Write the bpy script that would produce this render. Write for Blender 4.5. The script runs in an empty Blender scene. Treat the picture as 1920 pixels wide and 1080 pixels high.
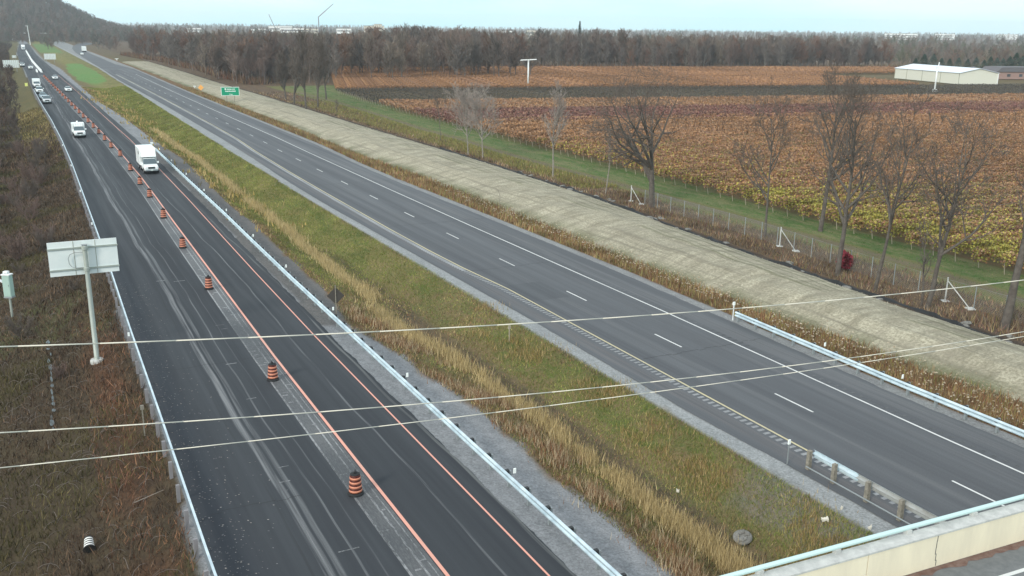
import bpy, math, random
import numpy as np
from mathutils import Vector, Matrix
R = math.radians
scene = bpy.context.scene
col = scene.collection
rnd = random.Random(7)

# ------------------------------------------------------------------ camera
PITCH, ROLL, CAMH, FPX, YAW = R(15.52), R(0.72), 20.4, 1762.6, R(27.55)
cd = bpy.data.cameras.new("camera"); cam = bpy.data.objects.new("camera", cd); col.objects.link(cam)
cd.sensor_width = 36; cd.lens = 36*FPX/1920; cd.clip_start = .2; cd.clip_end = 60000
cam.matrix_world = Matrix.Translation((0, 0, CAMH)) @ Matrix.Rotation(R(90)-PITCH, 4, 'X') @ Matrix.Rotation(ROLL, 4, 'Z')
scene.camera = cam

# ------------------------------------------------------------------ world and sun
SUN_EL, SUN_AZ = R(26), R(215)          # azimuth clockwise from +Y
w = bpy.data.worlds.new("World"); scene.world = w; w.use_nodes = True
nt = w.node_tree; nt.nodes.clear()
def wn(t, **k):
    n = nt.nodes.new(t)
    for a, b in k.items(): setattr(n, a, b)
    return n
sky = wn('ShaderNodeTexSky', sky_type='NISHITA', sun_disc=False, sun_elevation=SUN_EL, sun_rotation=SUN_AZ)
bg1 = wn('ShaderNodeBackground'); bg1.inputs[1].default_value = .10
bg2 = wn('ShaderNodeBackground'); bg2.inputs[1].default_value = 1.0
tc = wn('ShaderNodeTexCoord'); sx = wn('ShaderNodeSeparateXYZ'); ramp = wn('ShaderNodeValToRGB')
e = ramp.color_ramp.elements
e[0].position = 0.0; e[0].color = (.50, .95, 1.06, 1); e[1].position = .5; e[1].color = (.86, .87, .89, 1)
x = e.new(.03); x.color = (.50, .94, 1.02, 1)
x = e.new(.12); x.color = (.50, .83, .92, 1)
noi = wn('ShaderNodeTexNoise'); noi.inputs['Scale'].default_value = 3.2; noi.inputs['Detail'].default_value = 6
mp = wn('ShaderNodeMapping'); mp.inputs['Scale'].default_value = (1, 1, 5)
cr = wn('ShaderNodeValToRGB'); cr.color_ramp.elements[0].position = .42; cr.color_ramp.elements[1].position = .66
mx = wn('ShaderNodeMix', data_type='RGBA'); mx.inputs[7].default_value = (.80, .96, 1.0, 1)
mul = wn('ShaderNodeMath', operation='MULTIPLY'); mul.inputs[1].default_value = .75
ms = wn('ShaderNodeMixShader'); ms.inputs[0].default_value = .86
out = wn('ShaderNodeOutputWorld')
L = nt.links.new
L(tc.outputs['Generated'], sx.inputs[0]); L(sx.outputs[2], ramp.inputs[0])
L(tc.outputs['Generated'], mp.inputs[0]); L(mp.outputs[0], noi.inputs[0]); L(noi.outputs[0], cr.inputs[0])
L(cr.outputs[0], mul.inputs[0]); L(mul.outputs[0], mx.inputs[0]); L(ramp.outputs[0], mx.inputs[6]); L(mx.outputs[2], bg2.inputs[0])
L(sky.outputs[0], bg1.inputs[0]); L(bg1.outputs[0], ms.inputs[1]); L(bg2.outputs[0], ms.inputs[2]); L(ms.outputs[0], out.inputs[0])
sd = bpy.data.lights.new("sun", 'SUN'); sd.energy = 1.8; sd.angle = R(10); sd.color = (1, .93, .82)
so = bpy.data.objects.new("sun", sd); col.objects.link(so)
so.rotation_euler = Vector((-math.sin(SUN_AZ)*math.cos(SUN_EL), -math.cos(SUN_AZ)*math.cos(SUN_EL), -math.sin(SUN_EL))).to_track_quat('-Z', 'Y').to_euler()
scene.view_settings.view_transform = 'Standard'; scene.view_settings.look = 'None'
scene.view_settings.exposure = .62; scene.view_settings.gamma = 1
scene.cycles.volume_bounces = 4; scene.cycles.max_bounces = 6; scene.cycles.transparent_max_bounces = 12

# ------------------------------------------------------------------ coordinates
# s runs along the motorway away from the bridge, t across it to the right (metres)
cp, sp = math.cos(PITCH), math.sin(PITCH)
FW = np.array([0, cp, -sp]); r0 = np.array([1., 0, 0]); u0 = np.array([0, sp, cp])
RT = r0*math.cos(ROLL)+u0*math.sin(ROLL); UP = -r0*math.sin(ROLL)+u0*math.cos(ROLL)
DR = np.array([-math.sin(YAW), math.cos(YAW)]); NR = np.array([math.cos(YAW), math.sin(YAW)])
def at(px, py, z=0.0):
    v = RT*(px-960)/FPX-UP*(py-540)/FPX+FW
    return np.array([0, 0, CAMH])+v*((z-CAMH)/v[2])
def ST(px, py, z=0.0):
    P = at(px, py, z)[:2]; return float(P@DR), float(P@NR)
def W(s, t):
    s = np.asarray(s, float); t = np.asarray(t, float)
    return s*DR[0]+t*NR[0], s*DR[1]+t*NR[1]
FEAT = dict(   # surveyed lines of the corridor: (s, t)
 lrail=[(-80,4.4),(33,4.5),(49,4.75),(64,4.95),(84,5.3),(101,5.5),(129,5.8),(148,6.0),(180,6.1),(218,5.9),(263,5.3),(325,4.8),(446,4.5),(566,3.8),(706,3.5),(1000,8)],
 or1=[(-80,12.6),(40,12.7),(57,12.75),(75,13.0),(93,13.25),(104,13.4),(120,13.7),(137,13.95),(157,14.0),(177,14.0),(204,13.8),(230,13.4),(265,12.9),(323,12.1),(423,10.7),(560,9.6),(879,10)],
 or2=[(-80,16.15),(60,16.2),(79,16.4),(102,16.75),(118,17.0),(140,17.2),(183,17.4),(208,17.2),(251,16.9),(343,16.4),(516,14.4),(683,13),(937,14)],
 wedge=[(-80,17.15),(57,17.2),(84,17.55),(99,17.8),(116,18.0),(144,18.2),(183,18.5),(251,18.1),(343,17.6),(516,15.6),(683,14.4),(937,15.6)],
 mrail=[(-80,18.1),(38,18.0),(73,18.15),(88,18.35),(103,18.6),(122,18.75),(143,18.95),(163,19.2)],
 grassl=[(-80,20.1),(30,20.6),(34,20.5),(40,20.8),(45,20.9),(50,20.3),(56,20.0),(61,19.1),(71,20.2),(86,20.5),(99,21.0),(112,20.8),(136,21.6),(157,22.1),(174,21.4),(234,20.8),(276,19.4),(380,19.0),(485,19),(588,15.9),(1003,16.3)],
 grassr=[(-80,29.9),(36,30.1),(68,30.3),(105,30.0),(141,30.5),(175,30.7),(205,31.2),(242,31.6),(300,32.5),(396,33.6),(482,35)],
 ebl=[(-80,31.5),(29,31.4),(38,31.1),(56,31.3),(108,31.0),(125,31.2),(150,32.0),(181,32.7),(216,33.1),(258,33.6),(316,33.9),(378,34),(482,36)],
 yel=[(-80,33.35),(24,33.4),(65,33.55),(73,33.1),(80,32.95),(91,32.95),(117,33.3),(134,33.6),(158,34.3),(177,35.2),(205,35.7),(291,36.6),(465,37.3)],
 white=[(-80,40.9),(30,41.0),(54,41.3),(89,41.35),(114,41.5),(153,41.9),(177,42.3),(239,42.5),(309,43.0),(437,44.6),(560,46)],
 ebr=[(-80,43.6),(35,43.7),(51,44.3),(66,44.8),(97,44.8),(122,44.6),(141,45.0),(163,46.0),(245,46.4),(300,46.6),(414,48.0),(482,49)],
 bermf=[(-80,49.5),(31,49.7),(52,48.9),(71,48.7),(96,49.5),(125,50.0),(152,49.0),(195,50.2),(266,50.6),(339,51.4),(491,51.4)],
 bermt=[(-80,58.2),(45,58.2),(60,59.2),(77,60.4),(96,62.2),(133,63.5),(185,63.4),(248,64.2),(336,64.3),(433,66),(582,66)],
 track=[(-80,69.4),(45,69.8),(56,71.2),(77,71.7),(110,72.2),(137,72.2),(165,73.8),(183,74.0),(219,76.6),(263,78.7)],
 railr=[(-80,43.9),(35,44.0),(51,44.5),(66,45.0)],
 vine=[(0,74.8),(50,76.6),(64,77.3),(81,78),(101,79.3),(125,80.6),(186,82.9),(245,85.9),(290,90),(437,132)])
def T(name, s):
    a = FEAT[name]; return np.interp(s, [p[0] for p in a], [p[1] for p in a])
def gz(s, t):                       # height of the ground
    s = np.asarray(s, float); t = np.asarray(t, float); s, t = np.broadcast_arrays(s, t)
    l, gl, gr, er, bf, bt = (T(k, s) for k in ('lrail', 'grassl', 'grassr', 'ebr', 'bermf', 'bermt'))
    near = np.clip((420-s)/120, 0, 1)
    z = np.full(s.shape, -.012)
    a = l-t;  z = np.where(a > .4, -np.clip((a-.4)*.28, 0, 2.2)*near-.04, z)
    u = np.clip((t-T('wedge', s))/np.maximum(gl-T('wedge', s), 1), 0, 1); z = np.where((t > T('wedge', s)) & (t < gl), -.03-.22*u, z)
    u = (t-gl)/(gr-gl); z = np.where((u >= 0) & (u <= 1), -.06-(.19*(1-u))-1.15*near*np.sin(np.clip(u, 0, 1)*math.pi)**1.5, z)
    z = np.where((t > gr) & (t < T('ebl', s)), -.04, z)
    u = (t-er); z = np.where((u > 0) & (t < bf), -.03-.45*near*np.clip(u-.8, 0, 2.5)/2.5, z)
    u = (t-bf)/(bt-bf); bump = np.interp(u, [0, .15, .35, .6, .85, 1], [-.5, -.1, .5, .62, .36, .12]); z = np.where((u >= 0) & (u < 1), bump*near-.03, z)
    z = np.where(u >= 1, (.12-.3*np.clip((t-bt-.8)/3, 0, 1))*near-.03, z)
    return z
def P3(s, t, dz=0.0):
    X, Y = W(s, t); return Vector((float(X), float(Y), float(gz(s, t))+dz))
def wz(X, Y):
    return float(gz(X*DR[0]+Y*DR[1], X*NR[0]+Y*NR[1]))
HEAD = math.atan2(DR[1], DR[0])      # heading of the motorway

# ------------------------------------------------------------------ materials
def mat(name, color, rough=.8, metal=0., c2=None, scale=3., vec=None, attr=None, bump=0., emis=None, alpha=None, detail=4., lo=.35, hi=.65, spec=.3, mulnoise=None):
    m = bpy.data.materials.new(name); m.use_nodes = True; t = m.node_tree; b = t.nodes['Principled BSDF']
    b.inputs['Roughness'].default_value = rough; b.inputs['Metallic'].default_value = metal
    b.inputs['Specular IOR Level'].default_value = spec
    b.inputs['Base Color'].default_value = (*color, 1)
    L = t.links.new
    tcn = t.nodes.new('ShaderNodeTexCoord'); src = tcn.outputs['Object']
    if vec:
        uv = t.nodes.new('ShaderNodeUVMap'); mpn = t.nodes.new('ShaderNodeMapping'); mpn.inputs['Scale'].default_value = vec
        L(uv.outputs[0], mpn.inputs[0]); src = mpn.outputs[0]
    cur = None
    if attr:
        a = t.nodes.new('ShaderNodeVertexColor'); a.layer_name = attr; cur = a.outputs[0]
    if c2 is not None or mulnoise or bump:
        n = t.nodes.new('ShaderNodeTexNoise'); n.inputs['Scale'].default_value = scale; n.inputs['Detail'].default_value = detail; n.inputs['Roughness'].default_value = .65
        L(src, n.inputs[0])
        if c2 is not None:
            r = t.nodes.new('ShaderNodeValToRGB'); r.color_ramp.elements[0].position = lo; r.color_ramp.elements[1].position = hi
            r.color_ramp.elements[0].color = (*color, 1); r.color_ramp.elements[1].color = (*c2, 1)
            L(n.outputs[0], r.inputs[0]); cur = r.outputs[0]
        if bump:
            bn = t.nodes.new('ShaderNodeBump'); bn.inputs['Strength'].default_value = bump; bn.inputs['Distance'].default_value = .05
            L(n.outputs[0], bn.inputs['Height']); L(bn.outputs[0], b.inputs['Normal'])
    if cur is not None: L(cur, b.inputs['Base Color'])
    if emis: b.inputs['Emission Color'].default_value = (*emis[:3], 1); b.inputs['Emission Strength'].default_value = emis[3]
    return m

def nodes(m):
    t = m.node_tree; return t, t.nodes, t.links.new, t.nodes['Principled BSDF']
def add_noise(t, src, scale, detail=4, rough=.6):
    n = t.nodes.new('ShaderNodeTexNoise'); n.inputs['Scale'].default_value = scale; n.inputs['Detail'].default_value = detail; n.inputs['Roughness'].default_value = rough
    t.links.new(src, n.inputs[0]); return n.outputs[0]
def remap(t, src, a, b, c=0., d=1.):
    n = t.nodes.new('ShaderNodeMapRange'); n.inputs[1].default_value = a; n.inputs[2].default_value = b; n.inputs[3].default_value = c; n.inputs[4].default_value = d
    t.links.new(src, n.inputs[0]); return n.outputs[0]
def mathn(t, op, a, b):
    n = t.nodes.new('ShaderNodeMath'); n.operation = op
    for i, v in enumerate((a, b)):
        if isinstance(v, (int, float)): n.inputs[i].default_value = v
        else: t.links.new(v, n.inputs[i])
    return n.outputs[0]
def mixc(t, fac, a, b, mode='MIX'):
    n = t.nodes.new('ShaderNodeMix'); n.data_type = 'RGBA'; n.blend_type = mode
    if isinstance(fac, (int, float)): n.inputs[0].default_value = fac
    else: t.links.new(fac, n.inputs[0])
    for i, v in ((6, a), (7, b)):
        if isinstance(v, tuple): n.inputs[i].default_value = (*v, 1)
        else: t.links.new(v, n.inputs[i])
    return n.outputs[2]
def scaled(t, src, v):
    n = t.nodes.new('ShaderNodeMapping'); n.inputs['Scale'].default_value = v; t.links.new(src, n.inputs[0]); return n.outputs[0]

# ground: two soils mixed by noise, both surveyed per zone
def ground_material():
    m = mat('ground', (.1, .1, .1), .95, spec=.1); t, N, L, b = nodes(m)
    A = N.new('ShaderNodeVertexColor'); A.layer_name = 'soil'; B = N.new('ShaderNodeVertexColor'); B.layer_name = 'soil2'
    g = N.new('ShaderNodeNewGeometry').outputs['Position']
    uv = N.new('ShaderNodeUVMap').outputs[0]
    n1 = add_noise(t, scaled(t, uv, (.10, .32, 1)), 1.6, 6, .7); n2 = add_noise(t, g, 2.2, 5, .7)
    f = remap(t, mathn(t, 'ADD', mathn(t, 'MULTIPLY', n1, .6), mathn(t, 'MULTIPLY', n2, .4)), .42, .58)
    c = mixc(t, f, A.outputs[0], B.outputs[0])
    k = remap(t, add_noise(t, g, 9., 3, .7), .25, .75, .62, 1.38)
    k2 = N.new('ShaderNodeCombineColor'); [L(k, k2.inputs[i]) for i in range(3)]
    c = mixc(t, 1., c, k2.outputs[0], 'MULTIPLY'); L(c, b.inputs['Base Color'])
    bn = N.new('ShaderNodeBump'); bn.inputs['Strength'].default_value = .6; bn.inputs['Distance'].default_value = .08
    L(n2, bn.inputs['Height']); L(bn.outputs[0], b.inputs['Normal'])
    return m
def berm_material():
    m = mat('straw_mulch', (.4, .4, .3), .95, spec=.1); t, N, L, b = nodes(m)
    uv = N.new('ShaderNodeUVMap').outputs[0]; sep = N.new('ShaderNodeSeparateXYZ'); L(uv, sep.inputs[0])
    n1 = add_noise(t, scaled(t, uv, (.55, .16, 1)), 1.5, 7, .72)      # streaks down the bank
    n2 = add_noise(t, scaled(t, uv, (.02, .8, 1)), 1.7, 6, .65)       # wheel tracks along it
    n3 = add_noise(t, uv, 5., 4, .7)
    c = mixc(t, remap(t, n1, .36, .64), (.25, .23, .175), (.50, .47, .365))
    c = mixc(t, remap(t, n2, .52, .66, 0, .75), c, (.17, .155, .125))
    c = mixc(t, remap(t, n3, .38, .60, .7, 0), c, (.16, .15, .105))
    n4 = add_noise(t, scaled(t, uv, (.3, .5, 1)), .8, 5, .7); c = mixc(t, remap(t, n4, .50, .68, 0, .55), c, (.25, .23, .18))
    att = N.new('ShaderNodeVertexColor'); att.layer_name = 'worn'
    c = mixc(t, att.outputs[0], c, (.10, .11, .055)); L(c, b.inputs['Base Color'])
    bn = N.new('ShaderNodeBump'); bn.inputs['Strength'].default_value = .8; bn.inputs['Distance'].default_value = .22
    L(n1, bn.inputs['Height']); L(bn.outputs[0], b.inputs['Normal'])
    return m
def asphalt(name, base, light, wheel, tracks=(), specks=0.):
    """tracks: (t, half width, strength) of worn or dusty bands"""
    m = mat(name, base, .82, spec=.25); t, N, L, b = nodes(m)
    uv = N.new('ShaderNodeUVMap').outputs[0]; sep = N.new('ShaderNodeSeparateXYZ'); L(uv, sep.inputs[0])
    long = add_noise(t, scaled(t, uv, (.012, .45, 1)), 1.6, 8, .62)
    long2 = add_noise(t, scaled(t, uv, (.05, 3.2, 1)), 1.3, 6, .7)
    fine = add_noise(t, uv, 14., 3, .8); big = add_noise(t, uv, .12, 4, .6)
    c = mixc(t, remap(t, long, .30, .74), base, light)
    c = mixc(t, remap(t, big, .35, .7, 0, .45), c, wheel)
    for (tc_, hw, st_, lc) in tracks:
        d = mathn(t, 'ABSOLUTE', mathn(t, 'SUBTRACT', mathn(t, 'ADD', sep.outputs[1], mathn(t, 'MULTIPLY', mathn(t, 'SUBTRACT', add_noise(t, scaled(t, uv, (.03, .0, 1)), 1., 3), .5), 1.6)), tc_), 0)
        f = mathn(t, 'MULTIPLY', remap(t, d, hw*.6, hw, 1, 0), remap(t, long2, .38, .62, 0, st_))
        c = mixc(t, f, c, lc)
    c = mixc(t, remap(t, fine, .3, .7, .35, 0), c, (.03, .033, .037))
    if specks:
        sp_ = add_noise(t, uv, 5.5, 1, .5); lim = remap(t, mathn(t, 'SUBTRACT', sep.outputs[1], 0), 5.0, 8.4, 1, 0)
        c = mixc(t, mathn(t, 'MULTIPLY', remap(t, sp_, .69, .73, 0, specks), lim), c, (.3, .31, .33))
        c = mixc(t, remap(t, mathn(t, 'SUBTRACT', sep.outputs[1], 0), 5.6, 7.0, .45, 0), c, (.030, .036, .048))
    L(c, b.inputs['Base Color'])
    L(remap(t, long, .35, .65, .92, .68), b.inputs['Roughness'])
    return m
def worn_paint(name, c1, c2, thr=.45):
    m = mat(name, c1, .7); t, N, L, b = nodes(m); uv = N.new('ShaderNodeUVMap').outputs[0]
    n = add_noise(t, scaled(t, uv, (2.2, 9, 1)), 1.4, 6, .8); n2 = add_noise(t, scaled(t, uv, (.1, .1, 1)), 1.2, 2)
    f = remap(t, mathn(t, 'ADD', mathn(t, 'MULTIPLY', n, .6), mathn(t, 'MULTIPLY', n2, .4)), thr-.07, thr+.08, 1, 0)
    L(mixc(t, f, c1, c2), b.inputs['Base Color']); return m

M = dict(
 ground=ground_material(), berm=berm_material(),
 wb=asphalt('dark_asphalt', (.029, .034, .041), (.046, .052, .060), (.036, .041, .047),
            [(8.7, .22, .95, (.21, .22, .23)), (9.15, .16, .8, (.17, .18, .19)), (8.1, .07, .7, (.025, .028, .032)), (10.0, .06, .8, (.17, .18, .19)), (10.7, .04, .5, (.15, .16, .17)), (14.75, .07, 1., (.15, .16, .17)), (17.1, .10, .8, (.17, .18, .18))], 0.001),
 eb=asphalt('grey_asphalt', (.082, .089, .100), (.128, .136, .147), (.10, .105, .112),
            [(32.3, .55, .45, (.20, .185, .18)), (34.4, .35, .4, (.07, .075, .085)), (36.2, .3, .45, (.17, .175, .18)), (38.2, .4, .4, (.075, .08, .09)), (40.1, .3, .35, (.17, .175, .18)), (42.8, .9, .5, (.20, .205, .21))]),
 patch=asphalt('patch_asphalt', (.072, .079, .089), (.11, .118, .128), (.085, .09, .098)),
 milled=worn_paint('milled_asphalt', (.12, .125, .13), (.062, .068, .075), .5),
 scuff=worn_paint('scuffed_edge', (.30, .31, .32), (.07, .075, .08), .5),
 orange=worn_paint('orange_paint', (.66, .33, .26), (.48, .31, .26), .42),
 white=worn_paint('white_paint', (.62, .64, .63), (.30, .31, .31), .42),
 yellow=worn_paint('yellow_paint', (.52, .47, .29), (.36, .34, .26), .45),
 rum_l=worn_paint('light_rumble', (.29, .30, .31), (.19, .20, .21), .5), rum_d=worn_paint('dark_rumble', (.048, .053, .058), (.13, .135, .14), .48),
 steel=mat('galvanised_steel', (.40, .50, .56), .42, .35, c2=(.64, .75, .80), scale=1.1, detail=7),
 darkbeam=mat('shaded_steel', (.16, .18, .20), .6, .3), lilacpost=mat('grey_post', (.24, .235, .25), .8),  # darkbeam: darker copy of the steel, shade of the rail's back put into colour
 oldsteel=mat('weathered_steel', (.38, .40, .40), .55, .2, c2=(.27, .27, .255), scale=1.5),
 darksteel=mat('dark_block', (.03, .033, .035), .7), post=mat('steel_post', (.30, .33, .34), .6, .4),
 wood=mat('grey_wood', (.27, .25, .21), .9, c2=(.16, .15, .125), scale=6., bump=.3), palewood=mat('pale_wood', (.38, .35, .28), .9, c2=(.3, .26, .2), scale=5.),
 white_m=mat('white_metal', (.72, .75, .75), .5), refl=mat('reflector', (.85, .9, .88), .3),
 conc=mat('cream_concrete', (.80, .73, .56), .9, c2=(.70, .64, .50), scale=.8, bump=.15, detail=8), conc_w=mat('white_concrete', (.55, .56, .54), .9, c2=(.4, .41, .4), scale=2.),
 rail_g=mat('painted_rail', (.50, .66, .66), .4, .25), deck=mat('bridge_asphalt', (.13, .14, .145), .9, c2=(.17, .18, .185), scale=4., bump=.2),
 grit=mat('gutter_grit', (.13, .075, .06), .95, c2=(.2, .14, .12), scale=5.),
 bark=mat('bark', (.075, .064, .056), .95, c2=(.125, .112, .098), scale=2.5, bump=.3), twig=mat('twig', (.125, .104, .09), .95),
 palebark=mat('pale_bark', (.30, .27, .235), .95, c2=(.18, .16, .14), scale=3.), paletwig=mat('pale_twig', (.30, .26, .235), .95),
 woodbark=mat('wood_bark', (.125, .105, .098), .95), woodtwig=mat('wood_twig', (.165, .118, .102), .95), woodtwig2=mat('rusty_twig', (.20, .115, .082), .95), greytwig=mat('grey_twig', (.165, .142, .130), .95),
 grass=mat('grass_blades', (.1, .1, .05), .9, attr='tint', spec=.15), leaf=mat('vine_leaves', (.2, .1, .05), .85, attr='tint', spec=.2),
 needles=mat('needles', (.03, .055, .035), .9, attr='tint'),
 rubber=mat('rubber', (.022, .024, .026), .8), tyre=mat('tyre', (.02, .02, .022), .85), rim=mat('rim', (.35, .36, .38), .4, .7),
 band=mat('orange_sheeting', (.62, .25, .16), .45, emis=None), drum=mat('drum_plastic', (.075, .014, .010), .5),
 bwhite=mat('white_sheeting', (.75, .76, .74), .5),
 car_white=mat('white_car_paint', (.80, .84, .84), .25, spec=.6), car_blue=mat('silver_blue_paint', (.30, .40, .46), .25, .3, spec=.6), car_silver=mat('silver_paint', (.6, .63, .65), .25, .3, spec=.6),
 glass=mat('vehicle_glass', (.05, .085, .10), .1, spec=.8), grille=mat('grille', (.02, .028, .03), .5), lamp=mat('lamp_lens', (.85, .88, .9), .15, spec=.8), chrome=mat('bumper_metal', (.5, .55, .57), .3, .7),
 green_s=mat('green_sign', (.005, .28, .15), .5), sign_w=mat('sign_white', (.75, .82, .78), .5), orange_s=mat('orange_sign', (.85, .42, .12), .5), yel_s=mat('lime_sign', (.75, .8, .25), .5),
 dark_s=mat('dark_sign_back', (.055, .05, .045), .7), sign_back=mat('aluminium_sheet', (.76, .81, .80), .45, .05, c2=(.68, .75, .75), scale=.9), pole_g=mat('galvanised_pole', (.42, .46, .42), .5, .3, c2=(.36, .40, .37), scale=1.),
 cab=mat('cabinet_paint', (.36, .50, .45), .5), barn=mat('barn_cladding', (.62, .62, .54), .6), barnroof=mat('barn_roof', (.66, .72, .80), .4), barnroof2=mat('grey_roof', (.12, .115, .125), .8), brick=mat('pink_brick', (.30, .20, .175), .9),
 seam=mat('seam', (.33, .34, .28), .7), stone=mat('stone', (.22, .22, .21), .95, c2=(.12, .12, .11), scale=3., bump=.4), pale_b=mat('pale_building', (.62, .58, .50), .8), white_b=mat('white_building', (.78, .79, .78), .7), win=mat('dark_window', (.06, .07, .08), .3),
 redbush=mat('red_leaves', (.20, .028, .04), .8), wirem=mat('pale_cable', (.62, .60, .52), .6), mesh_w=mat('fence_wire', (.22, .23, .22), .6, .2), water=mat('ditch_water', (.05, .065, .07), .3, spec=.4), litter=mat('litter', (.55, .53, .47), .7),
 crane=mat('crane_steel', (.22, .22, .25), .6),
)

def streak(m, sc):      # run the noise of a material down the wall, as rain does
    t = m.node_tree; n = next(x for x in t.nodes if x.type == 'TEX_NOISE'); l = n.inputs[0].links[0]; src = l.from_socket; mp_ = t.nodes.new('ShaderNodeMapping'); mp_.inputs['Scale'].default_value = sc
    t.links.new(src, mp_.inputs[0]); t.links.new(mp_.outputs[0], n.inputs[0])
streak(M['conc'], (2.2, 2.2, .5)); streak(M['conc_w'], (1.5, 1.5, 1.2)); streak(M['barn'], (1, 1, 1)) if M['barn'].node_tree.nodes.get('Noise Texture') else None
# ------------------------------------------------------------------ mesh helpers
def tag(o, label=None, cat=None, group=None, kind=None):
    if label: o['label'] = label
    if cat: o['category'] = cat
    if group: o['group'] = group
    if kind: o['kind'] = kind
    return o
def fast(name, V, F, m, parent=None, cols=None, uv=None, smooth=False, link=True):
    V = np.asarray(V, np.float32); F = np.asarray(F, np.int32); k = F.shape[1]
    me = bpy.data.meshes.new(name); me.vertices.add(len(V)); me.vertices.foreach_set('co', V.ravel())
    me.loops.add(F.size); me.loops.foreach_set('vertex_index', F.ravel())
    me.polygons.add(len(F)); me.polygons.foreach_set('loop_start', np.arange(0, F.size, k, dtype=np.int32))
    if smooth: me.polygons.foreach_set('use_smooth', np.ones(len(F), bool))
    if uv is not None:
        l = me.uv_layers.new(name='UVMap'); l.data.foreach_set('uv', np.asarray(uv, np.float32)[F.ravel()].ravel())
    for n, c in (cols or {}).items():
        a = me.color_attributes.new(n, 'FLOAT_COLOR', 'POINT'); c4 = np.ones((len(V), 4), np.float32); c4[:, :3] = c; a.data.foreach_set('color', c4.ravel())
    for mm in (m if isinstance(m, (list, tuple)) else [m]): me.materials.append(mm)
    me.update(calc_edges=True); me.validate()
    o = bpy.data.objects.new(name, me)
    if link: col.objects.link(o)
    if parent: o.parent = parent
    return o
class MB:
    def __init__(s): s.v = []; s.f = []
    def add(s, vs, fs):
        o = len(s.v); s.v += [tuple(p) for p in vs]; s.f += [tuple(i+o for i in f) for f in fs]; return s
    def box(s, c, d, rz=0, taper=1.0, ry=0):
        hx, hy, hz = d[0]/2, d[1]/2, d[2]/2; ca, sa = math.cos(rz), math.sin(rz); vs = []
        for z, k in ((-hz, 1), (hz, taper)):
            for X, Y in ((-hx, -hy), (hx, -hy), (hx, hy), (-hx, hy)):
                X, Y, Z = X*k, Y*k, z
                if ry: X, Z = X*math.cos(ry)+Z*math.sin(ry), -X*math.sin(ry)+Z*math.cos(ry)
                vs.append((c[0]+X*ca-Y*sa, c[1]+X*sa+Y*ca, c[2]+Z))
        return s.add(vs, [(0, 3, 2, 1), (4, 5, 6, 7), (0, 1, 5, 4), (1, 2, 6, 5), (2, 3, 7, 6), (3, 0, 4, 7)])
    def tube(s, p, q, r, r2=None, n=8, caps=True):
        p = Vector(p); q = Vector(q); r2 = r if r2 is None else r2; d = (q-p).normalized()
        a = d.orthogonal().normalized(); b = d.cross(a); vs = []
        for c, rr in ((p, r), (q, r2)):
            for i in range(n):
                th = 2*math.pi*i/n; vs.append(c+a*rr*math.cos(th)+b*rr*math.sin(th))
        fs = [(i, (i+1) % n, n+(i+1) % n, n+i) for i in range(n)]
        if caps: fs += [tuple(reversed(range(n))), tuple(range(n, 2*n))]
        return s.add(vs, fs)
    def lathe(s, prof, n=14, c=(0, 0, 0)):
        vs = [(c[0]+r*math.cos(2*math.pi*i/n), c[1]+r*math.sin(2*math.pi*i/n), c[2]+z) for r, z in prof for i in range(n)]
        fs = [(k*n+i, k*n+(i+1) % n, (k+1)*n+(i+1) % n, (k+1)*n+i) for k in range(len(prof)-1) for i in range(n)]
        fs += [tuple(reversed(range(n))), tuple((len(prof)-1)*n+i for i in range(n))]
        return s.add(vs, fs)
    def path(s, pts, r, n=6):
        for a, b in zip(pts[:-1], pts[1:]): s.tube(a, b, r, n=n)
        return s
    def prism(s, poly, y0, y1):      # poly in x,z
        n = len(poly); vs = [(x, y0, z) for x, z in poly]+[(x, y1, z) for x, z in poly]
        return s.add(vs, [tuple(range(n)), tuple(reversed(range(n, 2*n)))]+[(i, i+n, (i+1) % n+n, (i+1) % n) for i in range(n)])
    def loft(s, secs):               # secs: list of rings of points
        n = len(secs[0]); vs = [p for r in secs for p in r]
        fs = [(k*n+i, k*n+(i+1) % n, (k+1)*n+(i+1) % n, (k+1)*n+i) for k in range(len(secs)-1) for i in range(n)]
        fs += [tuple(reversed(range(n))), tuple((len(secs)-1)*n+i for i in range(n))]
        return s.add(vs, fs)
    def build(s, name, m, parent=None, smooth=False, bevel=0):
        me = bpy.data.meshes.new(name); me.from_pydata(s.v, [], s.f); me.materials.append(m)
        if smooth: me.polygons.foreach_set('use_smooth', [True]*len(me.polygons))
        me.update(); o = bpy.data.objects.new(name, me); col.objects.link(o)
        if parent: o.parent = parent
        if bevel:
            b = o.modifiers.new('bevel', 'BEVEL'); b.width = bevel; b.segments = 2; b.limit_method = 'ANGLE'
        return o
def empty(name, loc, rz=0):
    o = bpy.data.objects.new(name, None); col.objects.link(o); o.location = loc; o.rotation_euler = (0, 0, rz); o.empty_display_size = .3; return o
def copy_tree(o, parent=None):
    c = o.copy(); col.objects.link(c)
    if parent: c.parent = parent
    for ch in list(o.children): copy_tree(ch, c)
    return c
def lattice(sv, tv, tf=None):
    """grid vertices in s,t; tv may be a function of s returning rows"""
    S, Tt = np.meshgrid(sv, tv, indexing='ij') if tf is None else (np.repeat(sv[:, None], len(tv), 1), tf(sv[:, None], np.asarray(tv)[None, :]))
    ns, n_t = S.shape; idx = np.arange(ns*n_t).reshape(ns, n_t)
    F = np.stack([idx[:-1, :-1], idx[1:, :-1], idx[1:, 1:], idx[:-1, 1:]], -1).reshape(-1, 4)[:, ::-1]
    return S, Tt, F
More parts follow.
